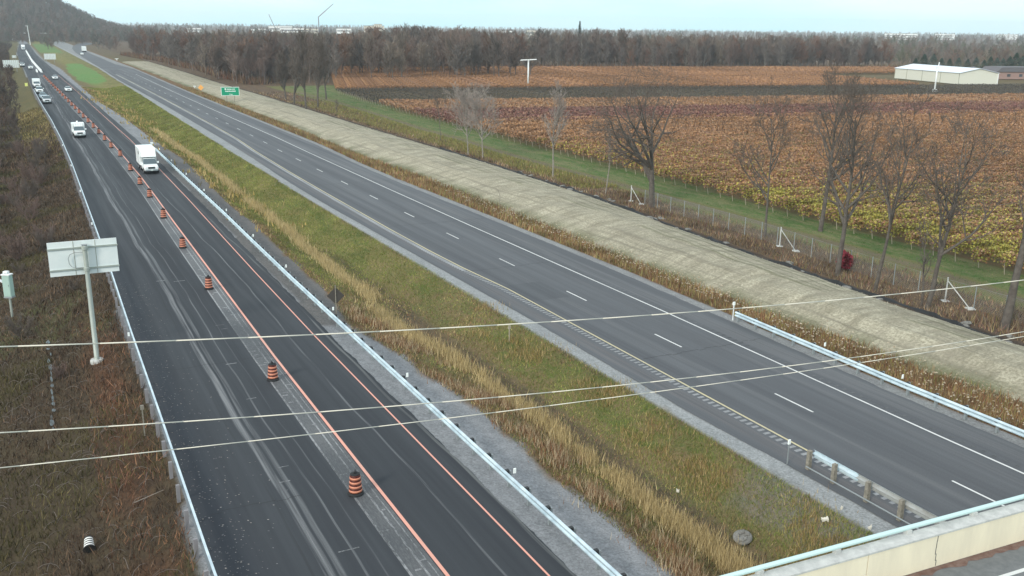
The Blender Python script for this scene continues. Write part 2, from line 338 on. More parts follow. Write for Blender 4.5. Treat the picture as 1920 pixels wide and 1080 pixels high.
def strip(name, sv, lf, rf, m, dz, n=1, parent=None, kind='structure'):
    sv = np.asarray(sv, float); k = np.linspace(0, 1, n+1)
    l = lf(sv)[:, None]; r = rf(sv)[:, None]; S = np.repeat(sv[:, None], n+1, 1); Tt = l+(r-l)*k
    X, Y = W(S, Tt); V = np.stack([X, Y, np.full(S.shape, dz)], -1).reshape(-1, 3)
    idx = np.arange(S.size).reshape(S.shape); F = np.stack([idx[:-1, :-1], idx[:-1, 1:], idx[1:, 1:], idx[1:, :-1]], -1).reshape(-1, 4)
    o = fast(name, V, F, m, parent, uv=np.stack([S, Tt], -1).reshape(-1, 2))
    if kind: o['kind'] = kind
    return o

# ------------------------------------------------------------------ ground sheet
def smooth01(x): x = np.clip(x, 0, 1); return x*x*(3-2*x)
rng = np.random.default_rng(5)
def vnoise(X, Y, sc, seed=0):      # cheap value noise in numpy
    X = X/sc+seed*17.3; Y = Y/sc+seed*5.7; xi = np.floor(X).astype(int); yi = np.floor(Y).astype(int); fx = smooth01(X-xi); fy = smooth01(Y-yi)
    h = lambda a, b: np.modf(np.abs(np.sin(a*127.1+b*311.7+seed*3.3)*43758.5453))[0]
    return (h(xi, yi)*(1-fx)+h(xi+1, yi)*fx)*(1-fy)+(h(xi, yi+1)*(1-fx)+h(xi+1, yi+1)*fx)*fy
sv = np.concatenate([[-9000, -5000, -1500, -500, -200, -90], np.arange(-60, 20, 4), np.arange(20, 170, .8), np.arange(170, 330, 2), np.arange(330, 700, 6), np.geomspace(700, 9000, 40)])
tv = np.concatenate([[-9000, -5000, -3000, -1500, -800, -400, -250, -160, -110], np.arange(-80, -12, 3), np.arange(-12, 5, .5), np.arange(5, 17, 2), np.arange(17, 80, .35), np.arange(80, 130, 3), np.geomspace(131, 9000, 34)])
S, Tt, F = lattice(sv, tv)
X, Y = W(S, Tt); Z = gz(S, Tt)
def zone(A, mask, c): A[...] = A*(1-mask[..., None])+np.array(c)*mask[..., None]
A = np.zeros(S.shape+(3,)); B = np.zeros(S.shape+(3,))
A[...] = (.085, .075, .045); B[...] = (.13, .09, .055)                       # far farmland
fld = vnoise(X, Y, 420, 3); zone(A, smooth01((fld-.55)*6)*(S > 500), (.12, .15, .06)); zone(B, smooth01((.35-fld)*6)*(S > 500), (.20, .14, .08))
l, gl, gr, el, er, bf, bt, tr, vi = (T(k, S) for k in ('lrail', 'grassl', 'grassr', 'ebl', 'ebr', 'bermf', 'bermt', 'track', 'vine'))
jit = (vnoise(X, Y, 1.3, 1)-.5)*.9
left = smooth01((l-Tt)*2+.3); zone(A, left, (.050, .038, .027)); zone(B, left, (.066, .052, .032))
red = left*smooth01(1-np.abs(Tt-(l-1.9))/1.6)*(S < 75)*smooth01((vnoise(X, Y, 4, 9)-.25)*3); zone(B, red*.6, (.12, .05, .028)); zone(A, red*.6, (.06, .034, .022))
grn = left*smooth01((vnoise(X, Y, 7, 4)-.5)*4); zone(B, grn*.8, (.07, .075, .03))
far = left*smooth01((S-165)/80)*smooth01((l-Tt)/1.)*smooth01((9-(l-Tt))/4); zone(A, far*.9, (.13, .11, .05)); zone(B, far*.9, (.10, .095, .045))
road = (Tt > l-.1) & (Tt < gl+3); zone(A, road*1., (.175, .185, .195)); zone(B, road*1., (.24, .25, .262))
fg = ((Tt > T('wedge', S)) & (S > 62)).astype(float)*(Tt < gl+1); zone(A, fg*.75*(S < 175), (.085, .082, .08)); zone(B, fg*.75*(S < 175), (.115, .105, .095))
med = smooth01((Tt-gl+jit)*1.6)*smooth01((gr-Tt+jit)*2.2)
u = (Tt-gl)/(gr-gl)
zone(A, med, (.12, .11, .05)); zone(B, med, (.155, .115, .062))
g1 = med*smooth01((S-66)/30)*smooth01((u-.12)*3); zone(A, g1, (.135, .145, .045)); zone(B, g1*.8, (.20, .17, .07))
g2 = med*smooth01((u-.55)*5)*smooth01((vnoise(X, Y, 6, 6)-.2)*3); zone(A, g2, (.085, .105, .033)); 
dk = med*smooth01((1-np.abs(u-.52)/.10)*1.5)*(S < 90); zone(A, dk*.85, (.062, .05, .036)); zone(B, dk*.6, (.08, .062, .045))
lf = med*smooth01(1-u/.22)*(S < 130); zone(B, lf*.9, (.15, .078, .042)); zone(A, lf*.6, (.09, .06, .04))
mnd = med*smooth01((1.15-np.abs((S-450)/100)**2.6-np.abs((Tt-26.3-(S-450)*.012)/5.2)**2.6+(vnoise(X, Y, 14, 81)-.5)*.9)*2.2)*(.75+.4*vnoise(X, Y, 9, 82)).clip(0, 1); zone(A, mnd, (.10, .20, .06)); zone(B, mnd, (.12, .21, .07))
gp_ = smooth01((Tt-gr+2.6+jit*2)*1.2)*(Tt < el)*smooth01((32.5-S)/2.5)*(S > 10); zone(A, gp_*.7, (.13, .13, .12)); zone(B, gp_*.6, (.15, .14, .12))
mnd = ((Tt > T('wedge', S)+3) & (Tt < 32) & (S > 700) & (S < 1000))*.8; zone(A, mnd, (.10, .19, .06)); zone(B, mnd, (.10, .19, .07))
gs = ((Tt > gr+.0) & (Tt < el+.5)).astype(float)*(1-med*.7); zone(A, gs, (.22, .235, .24)); zone(B, gs, (.27, .285, .29))
gs = ((Tt > el+.3) & (Tt < er+1.1)).astype(float); zone(A, gs, (.24, .25, .25)); zone(B, gs, (.19, .195, .2))
wd = smooth01((Tt-er-.95+jit*.5)*3)*smooth01((bf-Tt+jit+.4)*1.5); zone(A, wd, (.13, .098, .052)); zone(B, wd, (.16, .085, .045))
dr_ = smooth01((Tt-bt+.3)*3); zone(A, dr_, (.085, .062, .045)); zone(B, dr_, (.13, .09, .055))
bl = smooth01(1-np.abs(Tt-bt-.35-jit*.5)/.7); zone(A, bl, (.028, .025, .023)); zone(B, bl*.85, (.045, .038, .034))
gg = smooth01((Tt-(tr-3.2)+jit)*1.)*(S < 330); zone(A, gg, (.12, .13, .045)); zone(B, gg, (.13, .12, .055))
g3 = smooth01((Tt-tr-1.2)*2)*(S < 330); zone(A, g3, (.055, .105, .028)); zone(B, g3, (.15, .15, .075))
tk = smooth01(1.2-np.abs(Tt-tr)/1.1)*(S < 300)*smooth01((S-20)/40+.4); zone(A, tk*.9, (.12, .095, .07)); zone(B, tk*.75, (.14, .12, .085))
inv = smooth01((Tt-vi-.6)*1.5)*(S < 440); zone(A, inv, (.13, .085, .05)); zone(B, inv, (.10, .095, .045))
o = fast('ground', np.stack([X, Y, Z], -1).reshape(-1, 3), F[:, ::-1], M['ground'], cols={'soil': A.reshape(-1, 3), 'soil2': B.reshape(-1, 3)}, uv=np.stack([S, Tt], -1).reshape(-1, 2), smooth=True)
o['kind'] = 'structure'

# straw covered bank
sv = np.concatenate([np.arange(-60, 20, 5), np.arange(20, 200, .8), np.arange(200, 560, 5)]); u = np.linspace(.02, .985, 48)
S = np.repeat(sv[:, None], len(u), 1); bf, bt = T('bermf', S), T('bermt', S); edge = (vnoise(S, S*0, 3.1, 2)-.5)*1.1+(vnoise(S, S*0, .9, 5)-.5)*.4
Tt = bf+(bt-bf)*u+edge*np.where(u < .5, 1-2*u, 0)*1.0+edge*.5*np.where(u > .6, (u-.6)*2.5, 0)
X, Y = W(S, Tt); Z = gz(S, Tt)+.03+.09*vnoise(X, Y, .9, 3)+.20*vnoise(X, Y, 2.6, 4)*(u*(1-u)*4)
Z[:, 0] -= .12; Z[:, -1] -= .25
worn = smooth01(1-(u+0*S)/.22)*smooth01((vnoise(X, Y, 2.2, 8)-.05)*1.6)*.9
for uc_, am_ in ((.60, .8), (.68, .6), (.80, .7), (.90, .7)): worn = np.maximum(worn, am_*smooth01(1-np.abs(u+(vnoise(S, S*0, 22, 9)-.5)*.10-uc_)/.022)*smooth01((vnoise(S, S*0, 5, 3)-.2)*2.5))
idx = np.arange(S.size).reshape(S.shape); F = np.stack([idx[:-1, :-1], idx[:-1, 1:], idx[1:, 1:], idx[1:, :-1]], -1).reshape(-1, 4)
o = fast('straw_bank', np.stack([X, Y, Z], -1).reshape(-1, 3), F, M['berm'], cols={'worn': np.repeat(worn.reshape(-1, 1), 3, 1)}, uv=np.stack([S, Tt], -1).reshape(-1, 2), smooth=True)
o['kind'] = 'structure'

# ------------------------------------------------------------------ carriageways and markings
C = lambda v: (lambda s: np.full(np.shape(s), v, float))
def F_(name, d=0.): return lambda s: T(name, s)+d
svr = np.concatenate([np.arange(-80, 20, 10), np.arange(20, 200, 2), np.arange(200, 760, 8), [800, 860, 930, 1000]])
rag = lambda nm, d, a, seed: (lambda s: T(nm, s)+d+(vnoise(s, s*0, 1.7, seed)-.5)*a+(vnoise(s, s*0, .35, seed+1)-.5)*a*.6)
svf = np.concatenate([np.arange(-80, 20, 10), np.arange(20, 170, .25), np.arange(170, 760, 8), [800, 860, 930, 1000]])
strip('road', svf, F_('lrail', .12), rag('wedge', 0, .12, 3), M['wb'], .0)
sve = svf[svf < 470]
o = strip('road', sve, rag('ebl', 0, .06, 4), rag('ebr', 0, .12, 6), M['eb'], .0)
ebp = [((190, 127), (240, 129)), ((172, 118), (215, 120)), ((155, 107), (190, 109)), ((141, 98), (168, 100)), ((135, 91), (156, 94)), ((137, 86), (153, 89)), ((146, 82), (161, 85)), ((160, 79), (176, 82))]
sL, sR = T('ebl', 468.), T('ebr', 468.)
prs = [(W(468., sL), W(468., sR))]+[(at(*a)[:2], at(*b)[:2]) for a, b in ebp[1:]]
V = [(float(p[0]), float(p[1]), .0) for pr in prs for p in pr]; F = [(2*i, 2*i+1, 2*i+3, 2*i+2) for i in range(len(prs)-1)]
fast('road', V, F, M['eb'], uv=[(v[0], v[1]) for v in V])['kind'] = 'structure'

svm = np.arange(-60, 420, 1.)
def line(name, feat, d, wdt, m, sv=svm, dz=.008): return strip(name, sv, F_(feat, d-wdt/2), F_(feat, d+wdt/2), m, dz)
line('orange_line', 'or1', 0, .15, M['orange'], dz=.012); line('orange_line', 'or2', 0, .09, M['orange'], dz=.012)
strip('worn_rumble', np.arange(72., 420, 2), F_('yel', -.52), F_('yel', -.16), M['rum_l'], .004); line('edge_line', 'yel', 0, .13, M['yellow']); line('edge_line', 'white', 0, .13, M['white'])
strip('milled_strip', svm, F_('or1', -1.25), F_('or1', -.12), M['milled'], .004)
for d, wd_ in ((-1.25, .10), (-.62, .09), (-.30, .05)): line('milling_scar', 'or1', d, wd_, M['scuff'], np.arange(-60, 260, 1.), .008)
V = []; F = []; UVs = []
def quad(s0, s1, t0, t1, dz):
    b = len(V)
    for s, t in ((s0, t0), (s0, t1), (s1, t1), (s1, t0)):
        X_, Y_ = W(s, t); V.append((X_, Y_, dz)); UVs.append((s, t))
    F.append((b, b+1, b+2, b+3))
s0 = ST(1790, 900)[0]
for i in range(-4, 34):
    s = s0+12.1*i; t = (T('yel', s)+T('white', s))/2 if s > 150 else T('white', s)-3.78
    quad(s-3.05, s, t-.06, t+.06, .008)
fast('lane_dashes', V, F, M['white'], uv=UVs)['kind'] = 'structure'
V, F, UVs = [], [], []
for s in np.arange(-40, 110, .46):
    t = T('yel', s); quad(s, s+.22, t-.62, t-.20, .008)
fast('rumble_strip', V, F, M['rum_l'], uv=UVs)['kind'] = 'structure'
V, F, UVs = [], [], []
for s in np.arange(-40, 90, .62):
    t = T('white', s); quad(s, s+.20, t+.30, t+.62, .008)
fast('rumble_strip', V, F, M['rum_d'], uv=UVs)['kind'] = 'structure'
V, F, UVs = [], [], []           # grinder marks across the milled strip
for s in np.arange(20, 90, .5):
    if rnd.random() < .45: continue
    a = T('or1', s)-1.25+rnd.random()*.8; q = s+rnd.random()*.3; quad(q, q+.05+.1*rnd.random(), a, a+.1+rnd.random()*.3, .012)
for k in range(14):              # scrapes left on the closed lanes
    s = rnd.uniform(24, 80); t = rnd.uniform(8.0, 11.2); quad(s, s+rnd.uniform(.05, .12), t, t+rnd.uniform(.2, .9), .006)
fast('scrape_marks', V, F, M['scuff'], uv=UVs)['kind'] = 'structure'
V, F, UVs = [], [], []           # darker repair patches on the grey carriageway
for a, b_, c_, d_ in ((61, 66, 33.7, 37.0),): quad(a, b_, c_, d_, .004)
fast('repair_patch', V, F, M['patch'], uv=UVs)['kind'] = 'structure'
V, F, UVs = [], [], []           # sealed cracks
for s_c, t_a, t_b in ((46.4, 33.8, 43.2), (71.5, 33.2, 40.6), (92, 33.4, 44.2), (38.2, 5.4, 9.2), (57.3, 6.2, 12.0), (121, 33.4, 44)):
    t_q = t_a
    while t_q < t_b: dq = rnd.uniform(.3, .7); ss = s_c+rnd.uniform(-.12, .12); quad(ss, ss+.035, t_q, t_q+dq, .006); t_q += dq
fast('sealed_crack', V, F, M['rubber'], uv=UVs)['kind'] = 'structure'

# ------------------------------------------------------------------ guardrails
WB = [(.01, .0), (.11, .05), (.11, .13), (-.05, .175), (-.05, .215), (.11, .26), (.11, .34), (.01, .39)]
def wbeam(name, sv, feat, side, zb, m, parent, d=0., thick=.012):
    """corrugated beam; side = -1 the face looks to smaller t"""
    sv = np.asarray(sv, float); t0 = T(feat, sv)+d; ring = [(a, z) for a, z in WB]+[(a-thick, z) for a, z in reversed(WB)]
    V = []; n = len(ring)
    for s, t in zip(sv, t0):
        for a, z in ring:
            X_, Y_ = W(s, t+side*a); V.append((X_, Y_, zb+z))
    V = np.array(V); idx = np.arange(len(sv)*n).reshape(len(sv), n); nx = np.roll(idx, -1, 1)
    F = np.stack([idx[:-1], nx[:-1], nx[1:], idx[1:]], -1).reshape(-1, 4)
    return fast(name, V, F, m, parent)
def rail_thing(name, label, s_list, feat, side, m_beam, m_post, beam_end, blk=True, refl=(), post_d=(.12, .16), group=None):
    root = empty(name, P3(s_list[0], T(feat, s_list[0]))); tag(root, label, 'guardrail', group)
    inv = Matrix.Translation(root.location).inverted()
    def par(o): o.parent = root; o.matrix_parent_inverse = inv; return o
    par(wbeam('rail', np.arange(beam_end[0], beam_end[1]+.01, 1.9), feat, side, .40, m_beam, None))
    if not blk:
        sv_ = np.arange(beam_end[0], beam_end[1], 1.9); q = MB(); q.loft([[(*[float(c) for c in W(s, T(feat, s)+dt)], z) for dt, z in ((0, .77), (.10, .77), (.10, .795), (0, .795))] for s in sv_]); par(q.build('lit_top_edge', M['steel']))  # pale strip added on the darkened beam to paint its lit top edge
    pm = bm = None; rest = []
    for i, s in enumerate(s_list):
        t = float(T(feat, s))-side*.22
        p = P3(s, t)
        if i < 100:
            if pm is None:
                q = MB(); q.box((0, 0, .36), (post_d[0], post_d[1], .92)); pm = q.build('post', m_post); o = pm
            else: o = pm.copy(); col.objects.link(o)
            o.location = p; o.rotation_euler = (0, 0, HEAD); par(o)
            if blk and i < 95:
                if bm is None:
                    q = MB(); q.box((0, 0, 0), (.16, .17, .36)); bm = q.build('block', M['darksteel']); b = bm
                else: b = bm.copy(); col.objects.link(b)
                b.location = P3(s, float(T(feat, s))-side*.105, .6); b.location.z = .62; b.rotation_euler = (0, 0, HEAD); par(b)
        else: rest.append(p)
    if rest:
        q = MB()
        for p in rest: q.box((p[0], p[1], p[2]+.36), (.12, .16, .92), HEAD)
        o = par(q.build('posts_far', m_post)); o['kind'] = 'stuff'
    for s in refl:
        q = MB(); p = P3(s, float(T(feat, s))-side*.2); q.box((p[0], p[1], .98), (.05, .12, .24), HEAD); par(q.build('reflector', M['refl']))
    return root
rail_thing('guardrail', 'pale blue steel median guardrail beside the orange edge line of the dark carriageway', list(np.arange(10.2, 160, 1.905)), 'mrail', -1, M['steel'], M['post'], (8, 162),
           refl=(34.4, 47.9, 62.5, 76, 89, 103, 117, 131, 145, 159))
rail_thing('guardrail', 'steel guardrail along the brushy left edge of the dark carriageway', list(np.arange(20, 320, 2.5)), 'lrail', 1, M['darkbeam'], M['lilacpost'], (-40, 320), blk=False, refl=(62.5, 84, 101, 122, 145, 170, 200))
rail_thing('guardrail', 'pale blue steel guardrail between the grey carriageway and the straw covered bank', list(np.arange(13.5, 50.3, 1.93)), 'railr', -1, M['steel'], M['post'], (6.5, 50.2),
           refl=(41.5, 35.2), group=None)
# older rail with timber posts on the median side of the grey carriageway
FEAT['oldr'] = [(-10, 32.2), (24, 32.2), (34, 32.35)]
root = empty('guardrail', P3(24, 32.2)); tag(root, 'weathered guardrail on thick timber posts beside the rumble strip near the bridge', 'guardrail')
inv = Matrix.Translation(root.location).inverted()
def par_(o, root=root, inv=inv): o.parent = root; o.matrix_parent_inverse = inv; return o
OS = [ST(*p_)[0] for p_ in ((1498, 884), (1553, 908), (1605, 946), (1665, 982))]; OS += [OS[-1]-2.3, OS[-1]-4.6]
par_(wbeam('new_rail', np.linspace(OS[2]+.9, OS[0]+.1, 4), 'oldr', 1, .52, M['steel'], None)); par_(wbeam('old_rail', np.linspace(5, OS[2]+.95, 9), 'oldr', 1, .51, M['oldsteel'], None))
q = MB()
for s in OS:
    q = MB(); p = P3(s, 31.95); q.box((p[0], p[1], .40), (.19, .21, 1.15), HEAD, .92); par_(q.build('post', M['wood']))
q = MB(); q.path([P3(OS[0], 31.8, .18), P3(OS[2], 31.8, .18), P3(15, 31.8, .18)], .035); par_(q.build('lower_bar', M['post']))

# ------------------------------------------------------------------ bare trees
def tree_segs(r, H, R0, fork=.3, levels=4, spread=.75, kids=(6, 5, 4, 3), trop=.22, lean=(0, 0), twist=.11, shape=1.0, segn=(7, 5, 4, 3, 2), first=None, minr=.015):
    segs = []
    def grow(p, d, Lg, rad, lev):
        n = segn[lev]; pts = [(p.copy(), rad, d.copy())]; rr = rad
        for i in range(n):
            d = (d+Vector((r.gauss(0, twist), r.gauss(0, twist), r.gauss(0, twist)))*(.35 if lev == 0 else 1)+Vector((0, 0, trop if lev else .1))).normalized()
            q = p+d*Lg/n; r2 = max(rad*(1-(i+1)/n*(.82 if lev else .8)), minr); segs.append((p.copy(), q.copy(), rr, r2, lev)); p, rr = q, r2; pts.append((p.copy(), rr, d.copy()))
        if lev >= levels: return
        k = kids[min(lev, len(kids)-1)]; k = max(1, int(k*r.uniform(.8, 1.25)))
        for j in range(k):
            f = (fork+(1-fork)*(j+r.random())/k) if lev == 0 else r.uniform(.22, 1.0)
            x = f*n; i = min(int(x), n-1); a = pts[i]; b = pts[i+1]; u = x-i; pp = a[0].lerp(b[0], u); pr = a[1]*(1-u)+b[1]*u; dd = a[2]
            o = dd.orthogonal(); o.rotate(Matrix.Rotation(r.uniform(0, 6.283), 3, dd)); ang = spread*r.uniform(.7, 1.25)*(1 if lev else (1.15-.45*f))
            nd = (dd*math.cos(ang)+o*math.sin(ang)).normalized()
            if lev == 0: LL = H*shape*(.50-.22*f)*r.uniform(.85, 1.2)
            else: LL = Lg*r.uniform(.42, .68)*(1-.35*f)
            grow(pp, nd, LL, max(min(pr*.85, R0*.6 if lev == 0 else pr*.8), minr), lev+1)
    grow(Vector((0, 0, -.15)), Vector((lean[0], lean[1], 1)).normalized(), H*(.86 if first is None else first), R0, 0)
    return segs
def tube_mesh(segs, n=3):
    P = np.array([s[0] for s in segs]); Q = np.array([s[1] for s in segs]); r1 = np.array([s[2] for s in segs]); r2 = np.array([s[3] for s in segs])
    d = Q-P; d /= np.maximum(np.linalg.norm(d, axis=1, keepdims=True), 1e-6)
    h = np.where(np.abs(d[:, 2:3]) > .9, np.array([[1., 0, 0]]), np.array([[0, 0, 1.]])); a = np.cross(d, h); a /= np.linalg.norm(a, axis=1, keepdims=True); b = np.cross(d, a)
    th = np.arange(n)*2*math.pi/n; ring = a[:, None]*np.cos(th)[None, :, None]+b[:, None]*np.sin(th)[None, :, None]
    V = np.concatenate([P[:, None]+ring*r1[:, None, None], Q[:, None]+ring*r2[:, None, None]], 1).reshape(-1, 3)
    base = (np.arange(len(segs))*2*n)[:, None]; i = np.arange(n); j = (i+1) % n
    F = np.stack([base+i, base+j, base+n+j, base+n+i], -1).reshape(-1, 4); return V, F
def tree_obj(name, segs, loc, rz, m1, m2, cut=1, tn=7, cn=3, link=True):
    root = empty(name, loc, rz)
    V, F = tube_mesh([s for s in segs if s[4] <= cut], tn); fast('trunk', V, F, m1, root, smooth=True)
    V, F = tube_mesh([s for s in segs if s[4] > cut], cn); fast('crown', V, F, m2, root)
    return root
def plant_tree(px, py, ytop, seed, label, mats=('bark', 'twig'), R0=.22, st=None, **kw):
    s, t = ST(px, py) if st is None else st; P = P3(s, t, -.05)
    v = at(px, py); h = 0
    for h in np.arange(1, 40, .1):
        d = np.array([v[0], v[1], h-CAMH])
        if 540-FPX*(d@UP)/(d@FW) <= ytop: break
    segs = tree_segs(random.Random(seed), h, R0, **kw)
    zz = max(q[1].z for q in segs); f = h/zz; segs = [(a*f, b*f, c, e_, l_) for a, b, c, e_, l_ in segs]
    tag(tree_obj('bare_tree', segs, P, 0, M[mats[0]], M[mats[1]]), label, 'tree')
dense = dict(levels=4, kids=(15, 6, 5, 4))
plant_tree(1222, 385, 108, 11, 'large spreading bare tree with stout trunk at the far end of the chain-link fence', R0=.42, fork=.32, spread=.98, trop=.11, shape=1.75, first=.74, minr=.017, levels=4, kids=(13, 6, 5, 4))
plant_tree(878, 290, 150, 12, 'pale slender bare tree, left one of the pair beyond the straw bank', ('palebark', 'paletwig'), R0=.12, levels=3, kids=(20, 8, 5), fork=.35, spread=.8, shape=1.1, minr=.022)
plant_tree(905, 297, 155, 13, 'pale slender bare tree, right one of the pair beyond the straw bank', ('palebark', 'paletwig'), R0=.12, levels=3, kids=(20, 8, 5), fork=.35, spread=.9, shape=1.1, minr=.022)
plant_tree(1036, 333, 145, 14, 'pale straight young bare tree with a narrow crown below the wind machine', ('palebark', 'paletwig'), R0=.13, levels=3, kids=(20, 7, 5), fork=.4, spread=.6, shape=.75, minr=.02)
plant_tree(1135, 360, 205, 15, 'thin leaning bare tree just left of the large spreading tree', ('palebark', 'twig'), R0=.09, levels=3, kids=(10, 4, 3), fork=.45, spread=.5, shape=.55, lean=(.13, 0))
plant_tree(1435, 440, 140, 16, 'slim grey bare tree left of the first white fence brace', R0=.14, fork=.3, spread=.78, shape=.85, levels=4, kids=(13, 5, 4, 4))
plant_tree(1538, 430, 105, 17, 'leaning grey bare tree rooted in the green headland behind the fence', R0=.26, fork=.32, spread=.75, shape=.95, lean=(.16, .05), levels=4, kids=(13, 5, 5, 4))
plant_tree(1570, 515, 118, 18, 'tall dark bare tree with a broken pale top beside the red bush', R0=.24, fork=.3, spread=.78, shape=.95, lean=(.02, 0), levels=4, kids=(12, 5, 5, 4))
plant_tree(1640, 545, 165, 19, 'forked bare tree with many upright stems in front of the yellow vines', R0=.16, fork=.36, spread=.68, shape=.85, lean=(.12, 0), levels=4, kids=(12, 5, 4, 4))
plant_tree(1738, 578, 185, 20, 'bare tree with wide low branches left of the second white fence brace', R0=.2, fork=.3, spread=.9, shape=1.0, lean=(.1, 0), levels=4, kids=(12, 6, 4, 4))
plant_tree(1728, 572, 400, 29, 'small bare sapling tight against the wide branched tree', R0=.1, fork=.4, spread=.6, shape=.6, levels=3, kids=(12, 4, 3))
plant_tree(1883, 612, 205, 21, 'thick trunked bare tree nearest the right edge of the photo', R0=.34, fork=.5, spread=.55, shape=.6, lean=(.1, 0), levels=4, kids=(9, 5, 4, 3))
for i, (px, py, yt, lb) in enumerate([(574, 207, 48, 'tallest bare tree of the dark clump beyond the straw bank, with a pale trunk foot'), (596, 200, 58, 'dark bare tree right of the pale footed one in the roadside clump'),
        (552, 196, 75, 'bare tree on the left side of the roadside clump'), (612, 185, 45, 'bare tree with an olive tinted top at the back of the roadside clump'), (536, 186, 90, 'short reddish bare tree at the left end of the roadside clump')]):
    plant_tree(px, py, yt, 30+i, lb, R0=.26, fork=.22, spread=.5, shape=.75, levels=3, kids=(20, 9, 6), segn=(7, 5, 4, 2), minr=.03)
plant_tree(632, 218, 185, 36, 'tiny bare sapling at the foot of the straw bank beside the roadside clump', R0=.06, fork=.3, spread=.5, levels=3, kids=(8, 4, 3))
plant_tree(826, 262, 150, 37, 'thin bare sapling standing in the grass track left of the pale pair', R0=.07, fork=.4, spread=.45, levels=3, kids=(10, 4, 3), minr=.015)

# ------------------------------------------------------------------ woods
protos = []
PM = [('woodbark', 'woodtwig'), ('woodbark', 'greytwig'), ('woodbark', 'woodtwig2'), ('palebark', 'greytwig'), ('woodbark', 'woodtwig'), ('woodbark', 'greytwig'), ('woodbark', 'woodtwig2')]
for i, (a, b) in enumerate(PM):
    r = random.Random(100+i)
    segs = tree_segs(r, 17, .22, fork=.16, levels=3, kids=(22, 9, 6), spread=.5+.18*r.random(), shape=.66, segn=(6, 4, 3, 2), minr=.034, trop=.28)
    p = tree_obj('woodland_tree', segs, (0, 0, -50), 0, M[a], M[b], tn=5, cn=3); protos.append([p, 0, segs])
WG = 'bare trees along the edge of the wood'
WL = ['purple brown bare tree in the front rank of the wood', 'grey bare tree in the front rank of the wood', 'bare tree hung with rusty leaves in the front rank of the wood', 'pale stemmed bare tree in the front rank of the wood']
WL = [WL[0], WL[1], WL[2], WL[3], WL[0], WL[1], WL[2]]
def wood_tree(X_, Y_, r, hs=1.):
    k = r.choice([0, 0, 1, 1, 2, 3, 4, 4, 5, 5, 6]) if r.random() > .1 else 3
    pr = protos[k]
    if pr[1] == 0: o = pr[0]; pr[1] = 1
    else: o = copy_tree(pr[0])
    o.location = (X_, Y_, wz(X_, Y_)-.1); o.rotation_euler = (0, 0, r.uniform(0, 6.28)); s = hs*r.choice([r.uniform(.62, .9), r.uniform(.85, 1.2)]); k2 = r.uniform(1.1, 1.6); o.scale = (s*k2, s*k2, s)
    tag(o, WL[k], 'tree', WG+' (%s)' % ['brown', 'grey', 'rusty', 'pale', 'brown', 'grey', 'rusty'][k])
edge_px = [(232, 103), (262, 109), (300, 114), (340, 124), (380, 132), (420, 145), (455, 152), (480, 158), (520, 150), (560, 141), (610, 131), (640, 127.5), (800, 127.5), (1000, 127.5), (1200, 130), (1330, 132), (1480, 129.5), (1600, 129), (1690, 127)]
edge = [Vector((*at(a, b)[:2], 0)) for a, b in edge_px]
acc = [0]
for a, b in zip(edge[:-1], edge[1:]): acc.append(acc[-1]+(b-a).length)
def along(d):
    for i in range(len(edge)-1):
        if d <= acc[i+1]: return edge[i].lerp(edge[i+1], (d-acc[i])/(acc[i+1]-acc[i])), (edge[i+1]-edge[i]).normalized()
    return edge[-1], (edge[-1]-edge[-2]).normalized()
r = random.Random(3); n_edge = 235
for i in range(n_edge):
    p, d = along(acc[-1]*(i+.5+r.uniform(-.4, .4))/n_edge); nrm = Vector((-d.y, d.x, 0))
    q = p+nrm*r.uniform(.5, 10); wood_tree(q.x, q.y, r, .84 if p.x > 60 else .93 if p.x > -60 else .76)
# the mass of the wood behind: light trees merged as one stuff object
lite = []
for i in range(6):
    r2 = random.Random(200+i); sg = tree_segs(r2, 17, .2, fork=.25, levels=2, kids=(22, 10), spread=.55, shape=.66, segn=(4, 3, 2), minr=.06, trop=.28)
    V, F = tube_mesh(sg, 3); lite.append((V, F))
coarse = []
for i in range(6):
    r2 = random.Random(220+i); sg = tree_segs(r2, 17, .22, fork=.2, levels=2, kids=(13, 5), spread=.6, shape=.66, segn=(3, 2, 1), minr=.13, trop=.28)
    V, F = tube_mesh(sg, 3); coarse.append((V, F))
def mass(name, pts, hs, seed, tints, far=True):
    r = random.Random(seed); Vs = []; Fs = []; Cs = []; off = 0
    for (X_, Y_, Z_), h in zip(pts, hs):
        V, F = (coarse if far else lite)[r.randrange(6)]; a = r.uniform(0, 6.28); k = h/17; c, s_ = math.cos(a), math.sin(a); wsc = k*r.uniform(1.1, 1.8)
        Vn = np.stack([(V[:, 0]*c-V[:, 1]*s_)*wsc+X_, (V[:, 0]*s_+V[:, 1]*c)*wsc+Y_, V[:, 2]*k+Z_], -1)
        Vs.append(Vn); Fs.append(F+off); off += len(V); tcol = np.array(r.choice(tints))*r.uniform(.75, 1.25); Cs.append(np.repeat(tcol[None], len(V), 0))
    o = fast(name, np.concatenate(Vs), np.concatenate(Fs), M['grass'], cols={'tint': np.concatenate(Cs)}); return o
tints = [(.17, .13, .112), (.155, .135, .122), (.18, .118, .09), (.14, .12, .108), (.20, .165, .135)]
pts = []; hs = []
for i in range(1500):
    p, d = along(acc[-1]*r.random()*1.0); nrm = Vector((-d.y, d.x, 0)); q = p+nrm*(8+110*r.random()**1.3)
    s_, t_ = q.x*DR[0]+q.y*DR[1], q.x*NR[0]+q.y*NR[1]
    if t_ < T('bermt', s_)+3 or q.length < 290: continue
    pts.append((q.x, q.y, -.2)); hs.append((14.2 if q.x > 60 else 16 if q.x > -75 else 13.5)*r.uniform(.7, 1.12)*(.88+.28*float(vnoise(np.array([q.x]), np.array([q.y]), 45, 51)[0])))
tag(mass('wood', pts, hs, 4, tints, False), 'deep mass of bare brown woodland behind its front rank of trees', 'woodland', kind='stuff')
